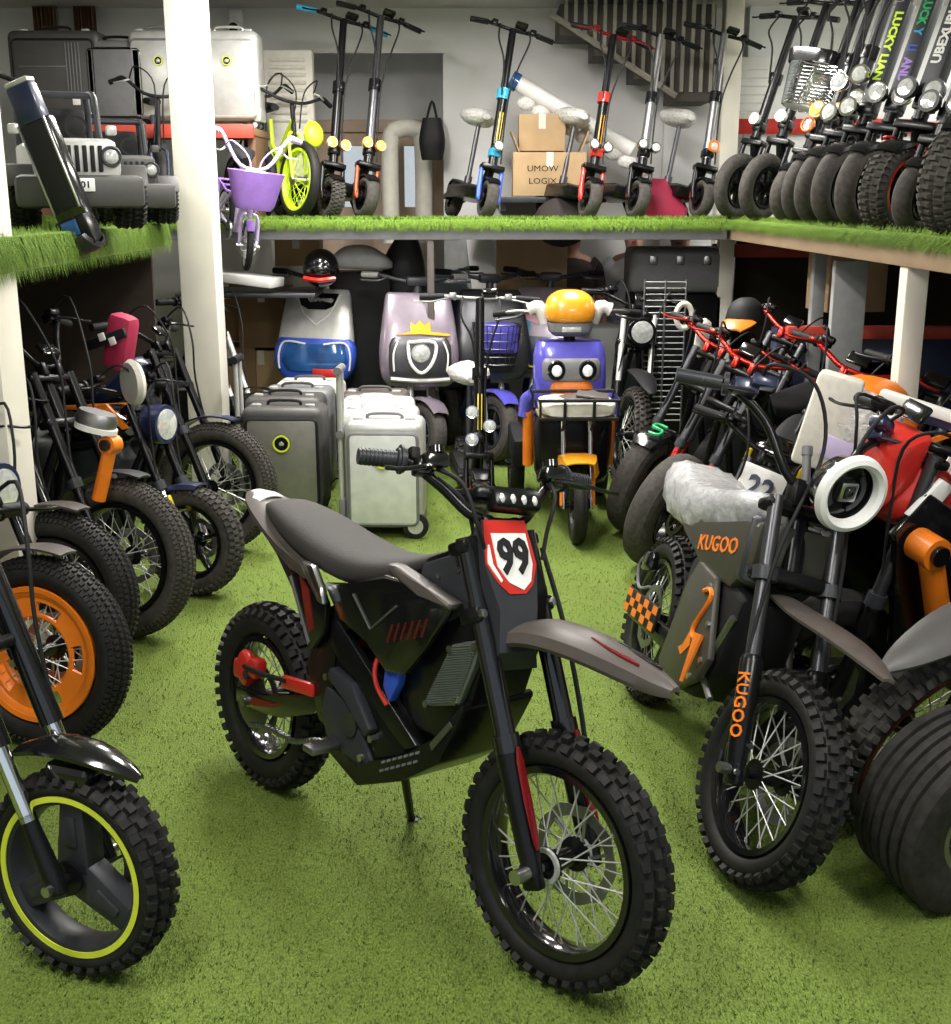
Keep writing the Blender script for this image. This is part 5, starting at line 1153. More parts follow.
    if screen:
        g = G(); g.loft([[(sx+.00,-.22,1.05),(sx+.06,-.12,1.05),(sx+.07,.12,1.05),(sx+.0,.22,1.05),(sx-.006,.22,1.05),(sx+.064,.12,1.05),(sx+.054,-.12,1.05),(sx-.006,-.22,1.05)],
                         [(sx-.14,-.20,1.50),(sx-.09,-.11,1.52),(sx-.09,.11,1.52),(sx-.14,.20,1.50),(sx-.146,.20,1.50),(sx-.096,.11,1.52),(sx-.096,-.11,1.52),(sx-.146,-.20,1.50)]]); g.obj('windscreen','screen_glass',t)
    return t
def mp(px, Y, label, **k): p = at(px, 420, Y); return moped(label, (p.x, Y), k.pop('yaw',-90), **k)
mp(312,8.0,'white and silver moped with glowing blue lamp cowl under the far shelf',style='A',shield='silver',lower='navy',wheelg='silver',yaw=-92)
mp(418,7.62,'mauve moped with shield-shaped white ring headlamp under the far shelf',style='B',shield='mauve',lower='gunmetal',wheelg='mauve',yaw=-80,steer=28)
mp(492,7.95,'moped with purple mudguard and wire basket of blue bags',style='D',shield='gunmetal',lower='navy',wheelg='violet_blue',basket=True,yaw=-78,steer=20)
mp(538,8.15,'pink and blue moped half hidden by the orange cargo trike',style='C',shield='mauve',lower='navy',wheelg='navy',yaw=-100)
mp(447,8.6,'moped with tall clear windscreen behind the thin shelf post',style='D',shield='navy',lower='navy',wheelg='navy',screen=True,yaw=-70)

# ------------------------------------------------------------------ orange and blue three-wheeled cargo bike with a robot-like face
def trike():
    p = on(566,543); t = thing('cargo_trike','orange and blue three-wheeled cargo trike with round face lamps, facing the camera','tricycle',(p.x+.02,p.y+1.0,0),-88); t.scale = (.95,.82,.93)
    wb = 1.05; rf = .215
    S, F = steer_frame(wb, rf, 14, 0)
    wheel(t,(wb,0,rf),rf,.085,.135,'front_wheel','groove','mag','rubber','dark_grey',S,1,arms=5)
    for sy in (-1,1):
        wheel(t,(-.05,sy*.30,rf),rf,.10,.135,'rear_wheel','groove','mag','rubber','dark_grey',None,0,arms=5)
        g = G(F); g.tube([(0,sy*.085,-.02),(0,sy*.085,.20),(0,sy*.085,.55)],[.016,.016,.013],12); g.obj('fork_leg','chrome',t)
        g = G(F); g.tube([(.0,sy*.10,.0),(.02,sy*.10,.22)],.012,8); g.obj('fork_stay','orange',t)
    g = G(F); g.arc((0,0,0),rf+.075,.27,52,128,.008,18,.62); g.obj('front_mudguard','amber',t)
    g = G(); g.stack([(.28,.70,.10,.20,3.4),(.34,.72,.15,.24,3.6),(.62,.72,.15,.255,3.6),(.67,.72,.13,.24,3.2)],28,2); g.obj('leg_box','satin_black',t)
    # front tray with cushion and papers
    g = G()
    for z, k in ((.70,1),(.80,1.04)):
        g.tube([(.72,-.26*k,z),(1.06,-.24*k,z),(1.06,.24*k,z),(.72,.26*k,z)],.010,8,0,True)
    for y in (-.09,.09): g.tube([(1.065,y,.80),(1.06,y,.68),(.92,y,.60)],.010,8)
    for x, y in ((.74,-.26),(.74,.26),(1.05,-.24),(1.05,.24)): g.cyl((x,y,.70),(x,y,.80),.008,n=6)
    tr = g.obj('front_rack','matte_black',t)
    g = G(); g.box((.89,0,.695),(.34,.48,.012),.004); g.obj('tray_board','wood',tr)
    # body and face
    g = G(); g.stack([(.66,.52,.12,.21,3.6),(.74,.54,.14,.235,3.8),(.98,.52,.12,.235,3.8),(1.06,.50,.09,.21,3.2)],30,2); bd = g.obj('front_body','violet_blue',t)
    g = G(); g.stack([(.68,.61,.07,.135,4),(.80,.62,.07,.15,4),(.845,.61,.06,.15,4)],24); g.obj('mouth_panel','orange',bd)
    g = G(); g.stack([(.845,.62,.055,.175,3),(.87,.625,.062,.19,3.2),(.95,.62,.06,.19,3.2),(.975,.61,.05,.17,3)],26,2); fc = g.obj('face_panel','mid_grey',bd)
    for sy in (-1,1):
        g = G(); g.lathe([(0,0),(.052,0),(.060,.012),(.052,.026),(.04,.026),(.036,.016),(0,.016)],(.668,sy*.10,.91),'x',24,closed=False); ey = g.obj('lamp_housing','black',fc)
        g = G(); g.ball((.690,sy*.10,.91),(.014,.034,.034),16,8); g.obj('lamp','lamp_white',ey,'round white lamp')
        g = G(); g.tube([(.56,sy*.27,.34),(.58,sy*.275,.66)],.034,14); g.obj('side_tube','orange',t,smooth=40)
        g = G(); g.tube([(.60,sy*.25,.76),(.57,sy*.285,.72),(.57,sy*.30,.63)],[.035,.045,.038],12,3); g.obj('side_wrap','violet_blue',t)
        g = G(); g.prism([(-.20,.26),(.30,.26),(.34,.44),(-.22,.46)],sy*.30-.05,sy*.30+.05,.03); g.obj('rear_fender','matte_black',t)
    # head: yellow-orange helmet shaped cowl
    g = G(); g.stack([(1.165,.51,.08,.12,2.6),(1.19,.515,.11,.155,2.8),(1.25,.51,.115,.165,2.8),(1.31,.50,.095,.14,2.6),(1.345,.49,.05,.08,2.4),(1.352,.49,.01,.02,2)],26,3); g.obj('head_cowl','amber',t)
    g = G(); g.stack([(1.09,.50,.07,.10,3),(1.12,.52,.09,.14,3),(1.17,.515,.09,.15,3)],24,2); nk = g.obj('neck_panel','mid_grey',t)
    g = G(); g.box((.60,0,1.135),(.03,.13,.03),.008); g.obj('lamp_bar','lens',nk)
    g = G(); g.cyl((.50,0,1.04),(.50,0,1.12),.04,n=14); g.obj('steering_column','satin_black',t)
    g = G(); g.tube([(.36,-.48,1.20),(.42,-.34,1.22),(.48,-.20,1.22),(.48,.20,1.22),(.42,.34,1.22),(.36,.48,1.20)],.014,10,4); hb = g.obj('handlebar','dull_metal',t)
    for sg in (-1,1):
        g = G(); g.tube([(.47,sg*.16,1.16),(.475,sg*.20,1.25),(.47,sg*.27,1.235)],[.035,.042,.03],12,3); g.obj('bar_cover','white',hb)
        g = G(); g.tube([(.355,sg*.49,1.20),(.405,sg*.35,1.218)],.020,12); g.obj('grip','matte_black',hb)
        g = G(); g.tube([(.45,sg*.30,1.21),(.47,sg*.36,1.19),(.42,sg*.48,1.17)],.007,8,3); g.obj('brake_lever','gunmetal',hb)
    g = G(); g.prism([(.55,.28),(.55,.34),(-.25,.40),(-.25,.32)],-.20,.20,.02); g.obj('floorboard','satin_black',t)
    g = G(); g.body([(-.25,.74,.10,.04,3),(-.05,.76,.16,.05,3),(.20,.74,.16,.05,3),(.28,.72,.08,.03,3)],20,3); g.obj('seat','matte_black',t)
    g = G(); g.box((.0,0,.55),(.44,.36,.30),.03); g.obj('seat_box','violet_blue',t)
    M = t.matrix_basis
    g = G(); g.body([(.74,.745,.20,.035,4),(.80,.75,.235,.045,4),(1.00,.75,.235,.045,4),(1.05,.745,.20,.035,4)],24,2)
    o = g.obj('cushion','paper'); o.location = t.location; o.rotation_euler = t.rotation_euler; o.scale = t.scale; tag(o,'cream wrapped cushion lying in the front rack of the orange trike','cushion')
    g = G(); g.box((.90,.03,.80),(.16,.26,.012),.004,(4,2,20)); g.box((.92,.10,.81),(.14,.20,.010),.004,(-4,3,-12))
    o = g.obj('booklet','taupe'); o.location = t.location; o.rotation_euler = t.rotation_euler; o.scale = t.scale; tag(o,'brown folded booklet lying on the cream cushion of the trike','booklet')
mat('lamp_white', (.9,.95,1.0), .2, var=0)
trike()
# ------------------------------------------------------------------ ride-on jeeps on the left shelf
def jeep(label, loc, yaw, body='silver', lamp='lens', sc_=1.0, plate='K1101'):
    t = thing('ride_on_jeep', label, 'toy car', loc, yaw, 0, "children's ride-on jeeps"); t.scale = (sc_,)*3
    for x in (0,.62):
        for sy in (-1,1):
            g = G(); M = Matrix.Translation((x,sy*.245,.15))
            rm = put('wheel', rim_mesh(.08,.12).copy(), 'mid_grey', t, None, M); put('tyre', tyre_mesh(.15,.14,.08,'block'), 'rubber', rm)
            g = G(); g.lathe([(0,-.05),(.066,-.05),(.066,.05),(0,.05)],n=20,closed=False); g.obj('wheel_disc','dark_grey',rm)
    g = G(); g.prism([(-.20,.18),(-.22,.42),(.22,.42),(.26,.38),(.76,.38),(.80,.34),(.80,.20)],-.20,.20,.02); bd = g.obj('body',body,t,smooth=25)
    g = G(); g.prism([(.26,.37),(.28,.44),(.72,.42),(.79,.36),(.79,.30)],-.185,.185,.025); g.obj('bonnet',body,t,smooth=30)
    g = G(); g.box((.795,0,.32),(.03,.36,.17),.012); gr = g.obj('grille_panel',body,t)
    for k in range(7):
        g = G(); g.box((.812,-.105+k*.035,.325),(.012,.020,.12),.004); g.obj('grille_slot','matte_black',gr)
    for sy in (-1,1):
        g = G(); g.lathe([(.045,-.02),(.050,0),(.046,.012),(.038,.012),(.034,0)],(.81,sy*.155,.335),'x',22); hl = g.obj('headlight','dark_grey',t)
        g = G(); g.ball((.812,sy*.155,.335),(.012,.036,.036),14,8); g.obj('lamp',lamp,hl)
        for x, w in ((0,.19),(.62,.19)):
            g = G(); g.prism([(x-w-.02,.20),(x-w*.75,.30),(x+w*.75,.30),(x+w+.02,.20),(x+w-.02,.20),(x+w*.62,.275),(x-w*.62,.275),(x-w+.02,.20)],sy*.245-.075,sy*.245+.075,.008); g.obj('wheel_arch','charcoal',t,smooth=25)
        g = G(); g.box((.28,sy*.235,.48),(.05,.05,.05),.01); g.obj('mirror',body,t)
    g = G(); g.box((.86,0,.175),(.07,.58,.15),.03); bp = g.obj('bumper','charcoal',t)
    g = G(); g.box((.90,-.02,.205),(.008,.16,.06),.006); pl = g.obj('licence_plate','white',bp)
    words('plate_number',plate,.042,'matte_black',pl,FRONT(.905,-.02,.205),.001,1.1,.001)
    for sy in (-1,1):
        g = G(); g.tube([(.24,sy*.18,.42),(.17,sy*.175,.64),(.14,sy*.15,.66)],.018,10,3); g.obj('windscreen_post','dark_grey',t)
        g = G(); g.tube([(-.17,sy*.18,.42),(-.15,sy*.175,.66),(-.14,sy*.13,.68)],.018,10,3); g.obj('roll_post','dark_grey',t)
    g = G(); g.tube([(.15,-.17,.655),(.15,.17,.655)],.017,10); g.tube([(-.145,-.15,.68),(-.145,.15,.68)],.018,10); g.tube([(.15,-.165,.66),(-.145,-.15,.68)],.014,8); g.tube([(.15,.165,.66),(-.145,.15,.68)],.014,8); g.obj('roll_bar','dark_grey',t)
    g = G(); g.box((-.04,0,.42),(.22,.32,.06),.02); g.box((-.13,0,.51),(.06,.32,.20),.025); g.obj('seat','matte_black',t)
    g = G(); g.lathe([(.045,-.008),(.058,-.008),(.058,.008),(.045,.008)],(.16,.08,.50),'x',18); g.obj('steering_wheel','matte_black',t)
    return t
jeep('silver grey ride-on jeep with seven-slot grille and white plate on the left shelf',(-1.93,5.80,TOP),-66,'silver',sc_=.88)
jeep('black ride-on jeep with round lamps between the silver grey jeep and the cream column',(-1.97,6.85,TOP),-70,'charcoal','lens',.80,'K1151')

# ------------------------------------------------------------------ children's bicycles
def kids_bike(label, loc, yaw, frame_m, tyre_w='rubber', rimc='steel', lean=8, R_=.15, basket=None, grip='matte_black', rack=False, bar='silver', steer=0, spoke='steel', mudguard=None, fat=.04, training=False, saddle='matte_black', flower=None, hgt=None, bw=.26, brise=.13):
    t = thing('kids_bicycle', label, 'bicycle', (0,0,0), yaw, lean, "children's bicycles"); wb = R_*3.6; a = R(yaw)
    t.location = (loc[0]-wb*math.cos(a), loc[1]-wb*math.sin(a), loc[2])
    S, F = steer_frame(wb, R_, 18, steer, .02); L = hgt or R_*2.2+.12
    wheel(t,(wb,0,R_),R_,fat,R_*.78,'front_wheel','slick','wire',tyre_w,rimc,S,0,None,False,spoke,'steel')
    wheel(t,(0,0,R_),R_,fat,R_*.78,'rear_wheel','slick','wire',tyre_w,rimc,None,0,None,False,spoke,'steel')
    for sy in (-1,1): g = G(F); g.tube([(0,sy*.05,0),(-.01,sy*.05,R_*1.1),(-.02,sy*.02,R_*1.3)],.011,8,3); g.obj('fork_leg',frame_m,t)
    hx, hz = wb-.02-math.sin(R(18))*L*.8, R_+math.cos(R(18))*L*.8; cx, cz = wb*.46, R_*.85
    g = G(); g.tube([(hx,0,hz),(wb*.62,0,hz*.75),(cx,0,cz)],.020,10,4); g.tube([(hx,0,hz-.05),(wb*.6,0,hz*.62),(wb*.36,0,hz*.8)],.014,8,4); g.tube([(cx,0,cz),(wb*.32,0,hz*1.05)],.016,8)
    for sy in (-1,1): g.tube([(0,sy*.05,R_),(cx,sy*.03,cz)],.010,8); g.tube([(0,sy*.05,R_),(wb*.35,sy*.015,hz*.85)],.009,8)
    g.obj('frame',frame_m,t)
    g = G(F); g.cyl((-.02,0,R_*1.2),(-.02,0,L+.02),.016,n=10); g.tube([(-.10,-bw,L+brise),(-.05,-bw*.77,L+brise+.01),(.0,-.08,L+.03),(0,.08,L+.03),(-.05,bw*.77,L+brise+.01),(-.10,bw,L+brise)],.011,10,5); hb = g.obj('handlebar',bar,t)
    for sg in (-1,1):
        g = G(F); g.tube([(-.115,sg*(bw+.02),L+brise-.002),(-.055,sg*bw*.79,L+brise+.01)],.017,10); g.obj('grip',grip,hb)
        g = G(F); g.tube([(-.02,sg*.17,L+.12),(.0,sg*.20,L+.10),(-.05,sg*.26,L+.10)],.006,6,3); g.obj('brake_lever','silver',hb)
        g = G(F); g.tube([(-.02,sg*.17,L+.12),(.09,sg*.14,L+.16),(.10,sg*.03,L+.05),(.0,sg*.03,R_*1.4)],.005,6,5); g.obj('cable',bar,hb)
    g = G(); g.body([(wb*.12,hz*1.18,.07,.025,2.4),(wb*.22,hz*1.2,.085,.03,2.4),(wb*.42,hz*1.17,.03,.02,2.2)],16,3); g.obj('saddle',saddle,t)
    g = G(); g.lathe([(0,-.006),(.055,-.006),(.055,.006),(0,.006)],(cx,-.045,cz),n=24,closed=False); ck = g.obj('chain_wheel','steel',t)
    for sy in (-1,1): g = G(); g.tube([(cx,sy*.05,cz),(cx+sy*.075,sy*.06,cz-sy*.02)],.009,8); g.box((cx+sy*.08,sy*.095,cz-sy*.02),(.04,.06,.018),.005); g.obj('pedal','matte_black',ck)
    if mudguard:
        g = G(F); g.arc((0,0,0),R_+.015,fat*1.4,40,150,.004,12); g.obj('front_mudguard',mudguard,t)
    if basket:
        g = G(F); q = L*.98
        rings = []
        for z, k in ((q-.20,.62),(q-.17,.75),(q,1.0),(q+.015,1.04)):
            ring = []
            for i in range(28):
                b = 2*PI*i/28; e = .62; ring.append((.16+.11*k*math.copysign(abs(math.cos(b))**e,math.cos(b)), .16*k*math.copysign(abs(math.sin(b))**e,math.sin(b)), z))
            rings.append(ring)
        inn = [[(.16+(x-.16)*.93,y*.93,z+(.012 if i == 0 else 0)) for x,y,z in r] for i, r in enumerate(rings)]
        g.loft(rings+inn[::-1]); bk = g.obj('basket',basket,t)
        g = G(F); g.box((.16,0,q-.03),(.10,.16,.10),.03); g.obj('basket_liner','white',bk)
    if rack:
        g = G()
        for sy in (-1,1): g.tube([(0,sy*.05,R_),(-.03,sy*.07,R_*2.35),(.16,sy*.07,R_*2.35)],.008,8)
        for x in (-.03,.06,.16): g.cyl((x,-.07,R_*2.35),(x,.07,R_*2.35),.008,n=8)
        g.obj('rear_rack',basket or frame_m,t)
    if training:
        for sy in (-1,1):
            g = G(); g.lathe([(.02,-.012),(.055,-.01),(.055,.01),(.02,.012)],(0,sy*.17,.055),n=20); w = g.obj('training_wheel','rubber',t)
            g = G(); g.tube([(0,sy*.06,R_),(0,sy*.14,.10),(0,sy*.15,.055)],.008,6); g.obj('wheel_strut','steel',w)
    if flower:
        g = G(F); g.ball((.06,.10,L-.20),(.05,.07,.09),12,8); g.obj('helmet_ball',flower,t)
    return t
p = at(240,262,7.0)
kids_bike('lilac kids bicycle with purple basket, its white-rimmed front wheel in front of the turf shelf',(at(244,230,7.4).x,7.42,TOP-.08),-64,'lilac','rubber','white',lean=6,R_=.145,basket='purple',grip='lilac',rack=True,bar='lilac',steer=-12,mudguard='purple',brise=.20).rotation_euler = (-R(6),R(23),-R(64))
kids_bike('kids bicycle with neon yellow-green wheel rims and black handlebar on the far shelf',(at(300,215,8.3).x,8.2,TOP),-62,'lime','rubber','lime',lean=4,R_=.25,grip='matte_black',bar='matte_black',spoke='lime',fat=.07,steer=8,flower='lime',hgt=.50,bw=.33,brise=.10)
kids_bike('dark kids bicycle standing behind the lilac one, only bars and black wheel showing',(at(264,215,8.5).x,8.5,TOP),-64,'matte_black','rubber','gunmetal',lean=4,R_=.22,grip='matte_black',bar='matte_black',fat=.06,saddle='pink')
kids_bike('dark balance bike with upright silver stem behind the jeeps on the left shelf',(-1.98,7.75,TOP),-70,'navy','rubber','gunmetal',lean=4,R_=.20,grip='matte_black',bar='matte_black',fat=.06)

# ------------------------------------------------------------------ boxes and clutter behind
def carton(label, px, py, Y, w, h, d=.3, m='board', yaw=0, mark=None, flap=False, group='cardboard boxes at the back', z0=None, name='cardboard_box'):
    p = at(px, py, Y); z = p.z if z0 is None else z0
    t = thing(name, label, 'box', (p.x, Y, z), yaw, 0, group)
    g = G(); g.box((0,0,h/2),(w,d,h),.004); bx = g.obj('carton',m,t)
    g = G(); g.box((0,0,h+.0005),(.05,d+.004,.003)); g.box((0,-d/2-.0005,h-.05),(.05,.003,.10)); g.obj('tape','paper',bx)
    if flap:
        for sx in (-1,1): g = G(); g.box((sx*w*.47,-.02,h+.07),(.008,d*.9,.16),.002,(0,sx*22,0)); g.obj('flap',m,t)
    if mark:
        for i, s in enumerate(mark): words('marker_writing',s,.058,'matte_black',bx,frame((-.05,-d/2-.003,h*.62-.085*i),(1,0,0),(0,0,1),(0,-1,0)),.001,1.15,0)
    return t
carton('large cardboard box with hand-written marker letters behind the blue-forked scooter',548,206,9.0,.52,.30,mark=('UMOW','LOGIX'),flap=True,z0=at(548,196,9.0).z)
carton('small cardboard box with a printed label standing on the marked box',541,158,9.02,.33,.25,d=.22,z0=at(548,196,9.0).z+.31)
b = thing('white_tube','long white tube leaning diagonally behind the scooters on the far shelf','tube',(0,0,0))
a0, a1 = at(512,80,9.1), at(632,150,9.1); g = G(); g.tube([a0,a1],.055,20); tb = g.obj('tube','white',b)
g = G(); d_ = (a1-a0).normalized()
for k in range(9): q = a0+d_*(.12+.12*k)+Vector((0,0,-.10)); g.ball(q,(.07,.03,.05),10,6)
g.obj('wrap_edge','bubble_wrap',b); 
g = G(); g.tube([a0-d_*.01,a0+d_*.05],.067,20); g.obj('end_cap','blue_lens',b)
zc = at(548,197,9.0).z; t = thing('bracket_shelf','grey shelf board on brackets carrying the cardboard boxes behind the far shelf','shelf',(0,0,0))
g = G(); g.box((.53,9.25,zc-.02),(.80,.86,.04),.004); g.obj('board_top','dark_grey',t)
for x in (.2,.86): g = G(); g.prism([(0,0),(0,0)] if False else [(x-.02,zc-.04),(x+.02,zc-.04),(x+.02,zc-.10),(x-.02,zc-.10)],8.95,9.69); g.obj('bracket','gunmetal',t)
g = G(); g.ball((at(560,200,8.85).x,8.62,TOP-.03),(.20,.10,.17),18,10); tag(g.obj('dark_bag','dark_cloth'),'dark rounded bag on the far shelf under the marked cardboard box','bag')
p = at(665,200,8.6); random.seed(8); g = G(); g.loft([[(x+hx*math.copysign(abs(math.cos(b))**.6,math.cos(b))*random.uniform(.86,1.1), hy*math.copysign(abs(math.sin(b))**.6,math.sin(b)), z+random.uniform(-.012,.012)*(z > TOP+.01)) for b in [2*PI*k/18 for k in range(18)]] for z, x, hx, hy in ((TOP,.0,.15,.08),(TOP+.06,.0,.155,.09),(TOP+.12,-.02,.13,.085),(TOP+.18,-.05,.11,.07),(TOP+.23,-.07,.09,.05),(TOP+.26,-.07,.07,.015))]); o = g.obj('shopping_bag','crimson',None); o.location = (p.x,8.62,0); tag(o,'red bag slumped between two grey scooters on the far shelf','bag')
# louvred heater and wall things
p = at(289,75,9.2); t = thing('louvred_panel','cream louvred panel leaning behind the bicycles at the back','panel',(p.x,9.2,0))
z1, z2 = at(289,125,9.2).z, at(289,50,9.2).z
g = G(); g.box((0,0,z2/2),(.36,.10,z2),.02); fr = g.obj('panel_frame','off_white',t)
for k in range(9): g = G(); g.box((0,-.055,z1+.03+(z2-z1-.10)*k/8),(.26,.02,.022),.004,(25,0,0)); g.obj('louvre','paper',fr)
p = at(432,130,9.55); t = thing('hanging_bag','black bag hanging at the edge of the white wall','bag',(p.x,9.55,0)); 
g = G(); g.stack([(at(432,160,9.55).z,0,.08,.06,2.6),(at(432,140,9.55).z,0,.10,.08,3),(at(432,118,9.55).z,0,.07,.06,2.6)],18,3); bg_ = g.obj('bag_body','matte_black',t)
g = G(); zt_ = at(432,120,9.55).z; g.tube([(-.04,0,zt_),(0,.06,zt_+.14),(.04,0,zt_)],.01,8,4); g.obj('bag_strap','matte_black',bg_)
p = at(233,20,9.5); t = thing('security_camera','small white wall camera with dark lens at the top left of the recess','camera',(p.x,9.66,p.z))
g = G(); g.box((0,-.03,.03),(.10,.08,.12),.02); g.cyl((0,-.06,-.03),(0,-.16,-.05),.045,n=18); cb = g.obj('camera_body','white',t)
g = G(); g.cyl((0,-.155,-.05),(0,-.165,-.052),.036,n=16); g.obj('camera_lens','black',cb)
p = at(403,170,9.9); g = G(); zc = at(403,185,9.9).z; g.tube([(p.x-.10,9.9,zc-.45),(p.x-.10,9.9,zc+.30),(p.x-.04,9.9,zc+.42),(p.x+.10,9.9,zc+.42),(p.x+.16,9.9,zc+.30),(p.x+.16,9.9,zc-.45)],.07,14,3); tag(g.obj('padded_frame','off_white'),'cream padded frame standing in front of the brown door','frame')
# dark curtain and grey panel on the far left wall
x0, x1 = at(36,20,9.6).x, at(98,20,9.6).x; z0 = at(60,45,9.6).z
t = thing('curtain','brown curtain beside a pale panel at the top left corner','curtain',(0,9.6,0)); n = 28
def fold(x0, x1, amp, nm, m):
    g = G(); top = [(x0+(x1-x0)*i/n, -.06-amp*math.sin(i*1.35), H-.01) for i in range(n+1)]
    g.loft([[(x,y,1.45) for x,y,_ in top]+[(x,y+.012,1.45) for x,y,_ in reversed(top)], top+[(x,y+.012,z) for x,y,z in reversed(top)]]); return g.obj(nm,m,t)
fold(x0,x0+.18,.025,'curtain_fold','brown'); fold(x1-.16,x1,.025,'curtain_fold','brown')
g = G(); g.box(((x0+x1)/2,-.03,2.3),(x1-x0-.3,.03,1.6),.004); g.obj('blind','pale_grey',t)
a0, a1 = at(92,16,9.4), at(165,-8,9.4); 
# ------------------------------------------------------------------ right wall posters, board on legs
for px, py, w, h, m, lb in ((751,92,.34,.50,'white','white notice sheet on the bright wall right of the cream column'),(858,75,.40,.62,'white','white poster with a small round mark behind the lettered scooters')):
    p = at(px,py,9.58); t = thing('poster',lb,'poster',(p.x,9.585,p.z))
    g = G(); g.box((0,0,0),(w,.012,h),.003); g.obj('sheet',m,t)
    if px > 800: g = G(); g.lathe([(0,-.004),(.05,-.004),(.05,.002),(0,.002)],(0,-.006,h*.2),n=20,closed=False); g.obj('round_mark','matte_black',t)
    else:
        for k in range(6): g = G(); g.box((0,-.008,h*.32-k*.06),(w*.7,.003,.012)); g.obj('text_line','silver',t)
x0, x1 = at(735,125,9.5).x, 4.6; z = at(760,126,9.5).z
g = G(); g.box(((x0+x1)/2,9.56,z),(x1-x0,.03,.11),.004); o = g.obj('trim_2','red'); struct(o)
# ------------------------------------------------------------------ stock under the shelves
def stock(lst, Y):
    for i, (lb, px, py, w, h, m, yaw) in enumerate(lst): carton(lb, px, py, Y+.05*(i%3), w, h, .34, m, yaw, z0=max(0,at(px,py,Y).z))
stock([('brown carton low behind the left bikes, beside the tall cream column',235,400,.36,.40,'board_dark',4),('brown carton with red top edge beside the white and blue moped',268,398,.36,.36,'board',-3),
       ('dull brown carton on top of the low carton by the column',232,340,.32,.40,'board_dark',2),('dark brown carton above the red-edged carton',268,345,.34,.42,'board_dark',-2),
       ('tan carton high under the left end of the far shelf',300,265,.30,.22,'board',0)],8.72)
carton('tall tan carton under the middle of the far shelf',530,330,8.9,.50,.72,.4,'board',0,z0=at(530,325,8.9).z,group=None)
g = G(); g.box((.48,9.0,at(530,325,8.9).z/2-.002),(1.2,.6,at(530,325,8.9).z-.004),.01); tag(g.obj('plinth','recess_grey'),'grey plinth under the tall tan carton','plinth')
carton('orange brown carton between the right shelf posts',845,300,6.9,.34,.34,.3,'board',8,z0=at(845,310,6.9).z,group=None)
g = G(); g.box((at(845,330,6.9).x,6.9,.43),(.5,.5,.86),.01); tag(g.obj('crate','navy'),'dark blue crate under the orange brown carton on the right','crate')
x = at(852,290,5.8).x; g = G(); g.box((x,5.85,.72),(.16,.05,1.44),.006); tag(g.obj('board_panel','pale_grey'),'upright grey board between the two posts of the right shelf','board')
x = at(885,290,5.6).x; t = thing('storage_rack','red and blue metal rack frame behind the right front post','rack',(0,0,0))
g = G(); g.box((2.5,6.6,1.02),(1.6,.06,.07),.006); g.obj('rack_beam','shelf_red',t)
for xx in (1.86,2.35,3.2): g = G(); g.box((xx,6.62,.75),(.07,.06,1.5),.006); g.obj('rack_upright','blue' if xx > 2 else 'pale_grey',t)
g = G(); g.box((2.5,6.9,.55),(1.5,.5,.9),.01); g.obj('rack_bin','navy',t)
g = G(); g.box((2.4,8.55,1.38),(1.5,.06,.09),.006); tag(g.obj('red_beam','shelf_red'),'red metal beam under the far part of the right shelf','beam')
# grey hard case and grid behind the tall black motorbike
p = at(676,275,8.3); t = thing('hard_case','large grey hard case lying behind the pile of bikes under the far shelf','case',(p.x,8.35,at(676,292,8.3).z))
g = G(); g.box((0,0,.15),(.66,.40,.30),.05,None,3); cs = g.obj('case_shell','mid_grey',t)
for k in (-.18,0,.18): g = G(); g.box((k,-.205,.22),(.05,.02,.06),.006); g.obj('case_latch','steel',cs)
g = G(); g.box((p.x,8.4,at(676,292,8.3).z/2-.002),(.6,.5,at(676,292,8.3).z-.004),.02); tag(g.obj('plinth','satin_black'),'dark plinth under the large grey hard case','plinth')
t = thing('wire_grid','upright wire grid panel between the tall black bike and the leaning bikes','grid',(at(664,340,7.6).x,7.62,0))
g = G()
for k in range(24): g.cyl((-.13,0,.35+k*.038),(.13,0,.35+k*.038),.0045,n=5)
for k in range(3): g.cyl((-.13+.13*k,0,.0),(-.13+.13*k,0,1.24),.007,n=6)
g.obj('grid_wires','dull_metal',t)
# bubble wrapped package and orange shell on the bikes to the right
p = at(845,428,4.15)
t = thing('wrapped_package','pale package in paper and bubble wrap resting on the bikes behind the ring headlight','package',p,-20)
random.seed(11); g = G(); g.box((-.06,0,.02),(.16,.10,.34),.02,(0,14,0)); pk = g.obj('paper_sleeve','paper',t)
g = G(); rings = [[(-.02+.20*q+random.uniform(-.006,.006), .05*j*math.cos(b), .02+.13*j*(1-.35*q)*math.sin(b)) for b, j in [(2*PI*k/16,1+random.uniform(-.08,.1)) for k in range(16)]] for q in (0,.2,.4,.6,.8)]
g.loft(rings); g.obj('bubble_roll','bubble_wrap',pk)
g = G(); g.lathe([(.05,-.03),(.10,-.025),(.11,0),(.10,.025),(.05,.03)],(.16,0,.0),'x',26); g.obj('white_ring','white',pk)
g = G(); g.box((-.02,-.055,-.07),(.10,.006,.08),.002,(0,20,0)); g.obj('print_label','lilac',pk)
p = at(868,402,4.5); g = G(); g.body([(-.16,.0,.03,.02,2.4),(-.08,.02,.10,.05,2.6),(.06,.03,.12,.06,2.6),(.16,-.01,.07,.05,2.4),(.20,-.03,.02,.02,2)],20,3); o = g.obj('fairing_shell','orange'); o.location = p; o.rotation_euler = (R(10),R(18),R(-35)); tag(o,'loose orange fairing shell behind the wrapped package','fairing')
p = at(925,408,3.9); t = thing('plastic_strip','white edged plastic strip lying on the bikes at the right edge','strip',p,-30); g = G(); g.box((0,0,0),(.30,.05,.035),.008,(0,14,0)); a_ = g.obj('panel_edge','white',t); g = G(); g.box((.0,.02,-.03),(.30,.05,.04),.008,(0,14,0)); g.obj('panel_base','navy',a_)
p = at(928,620,3.05)
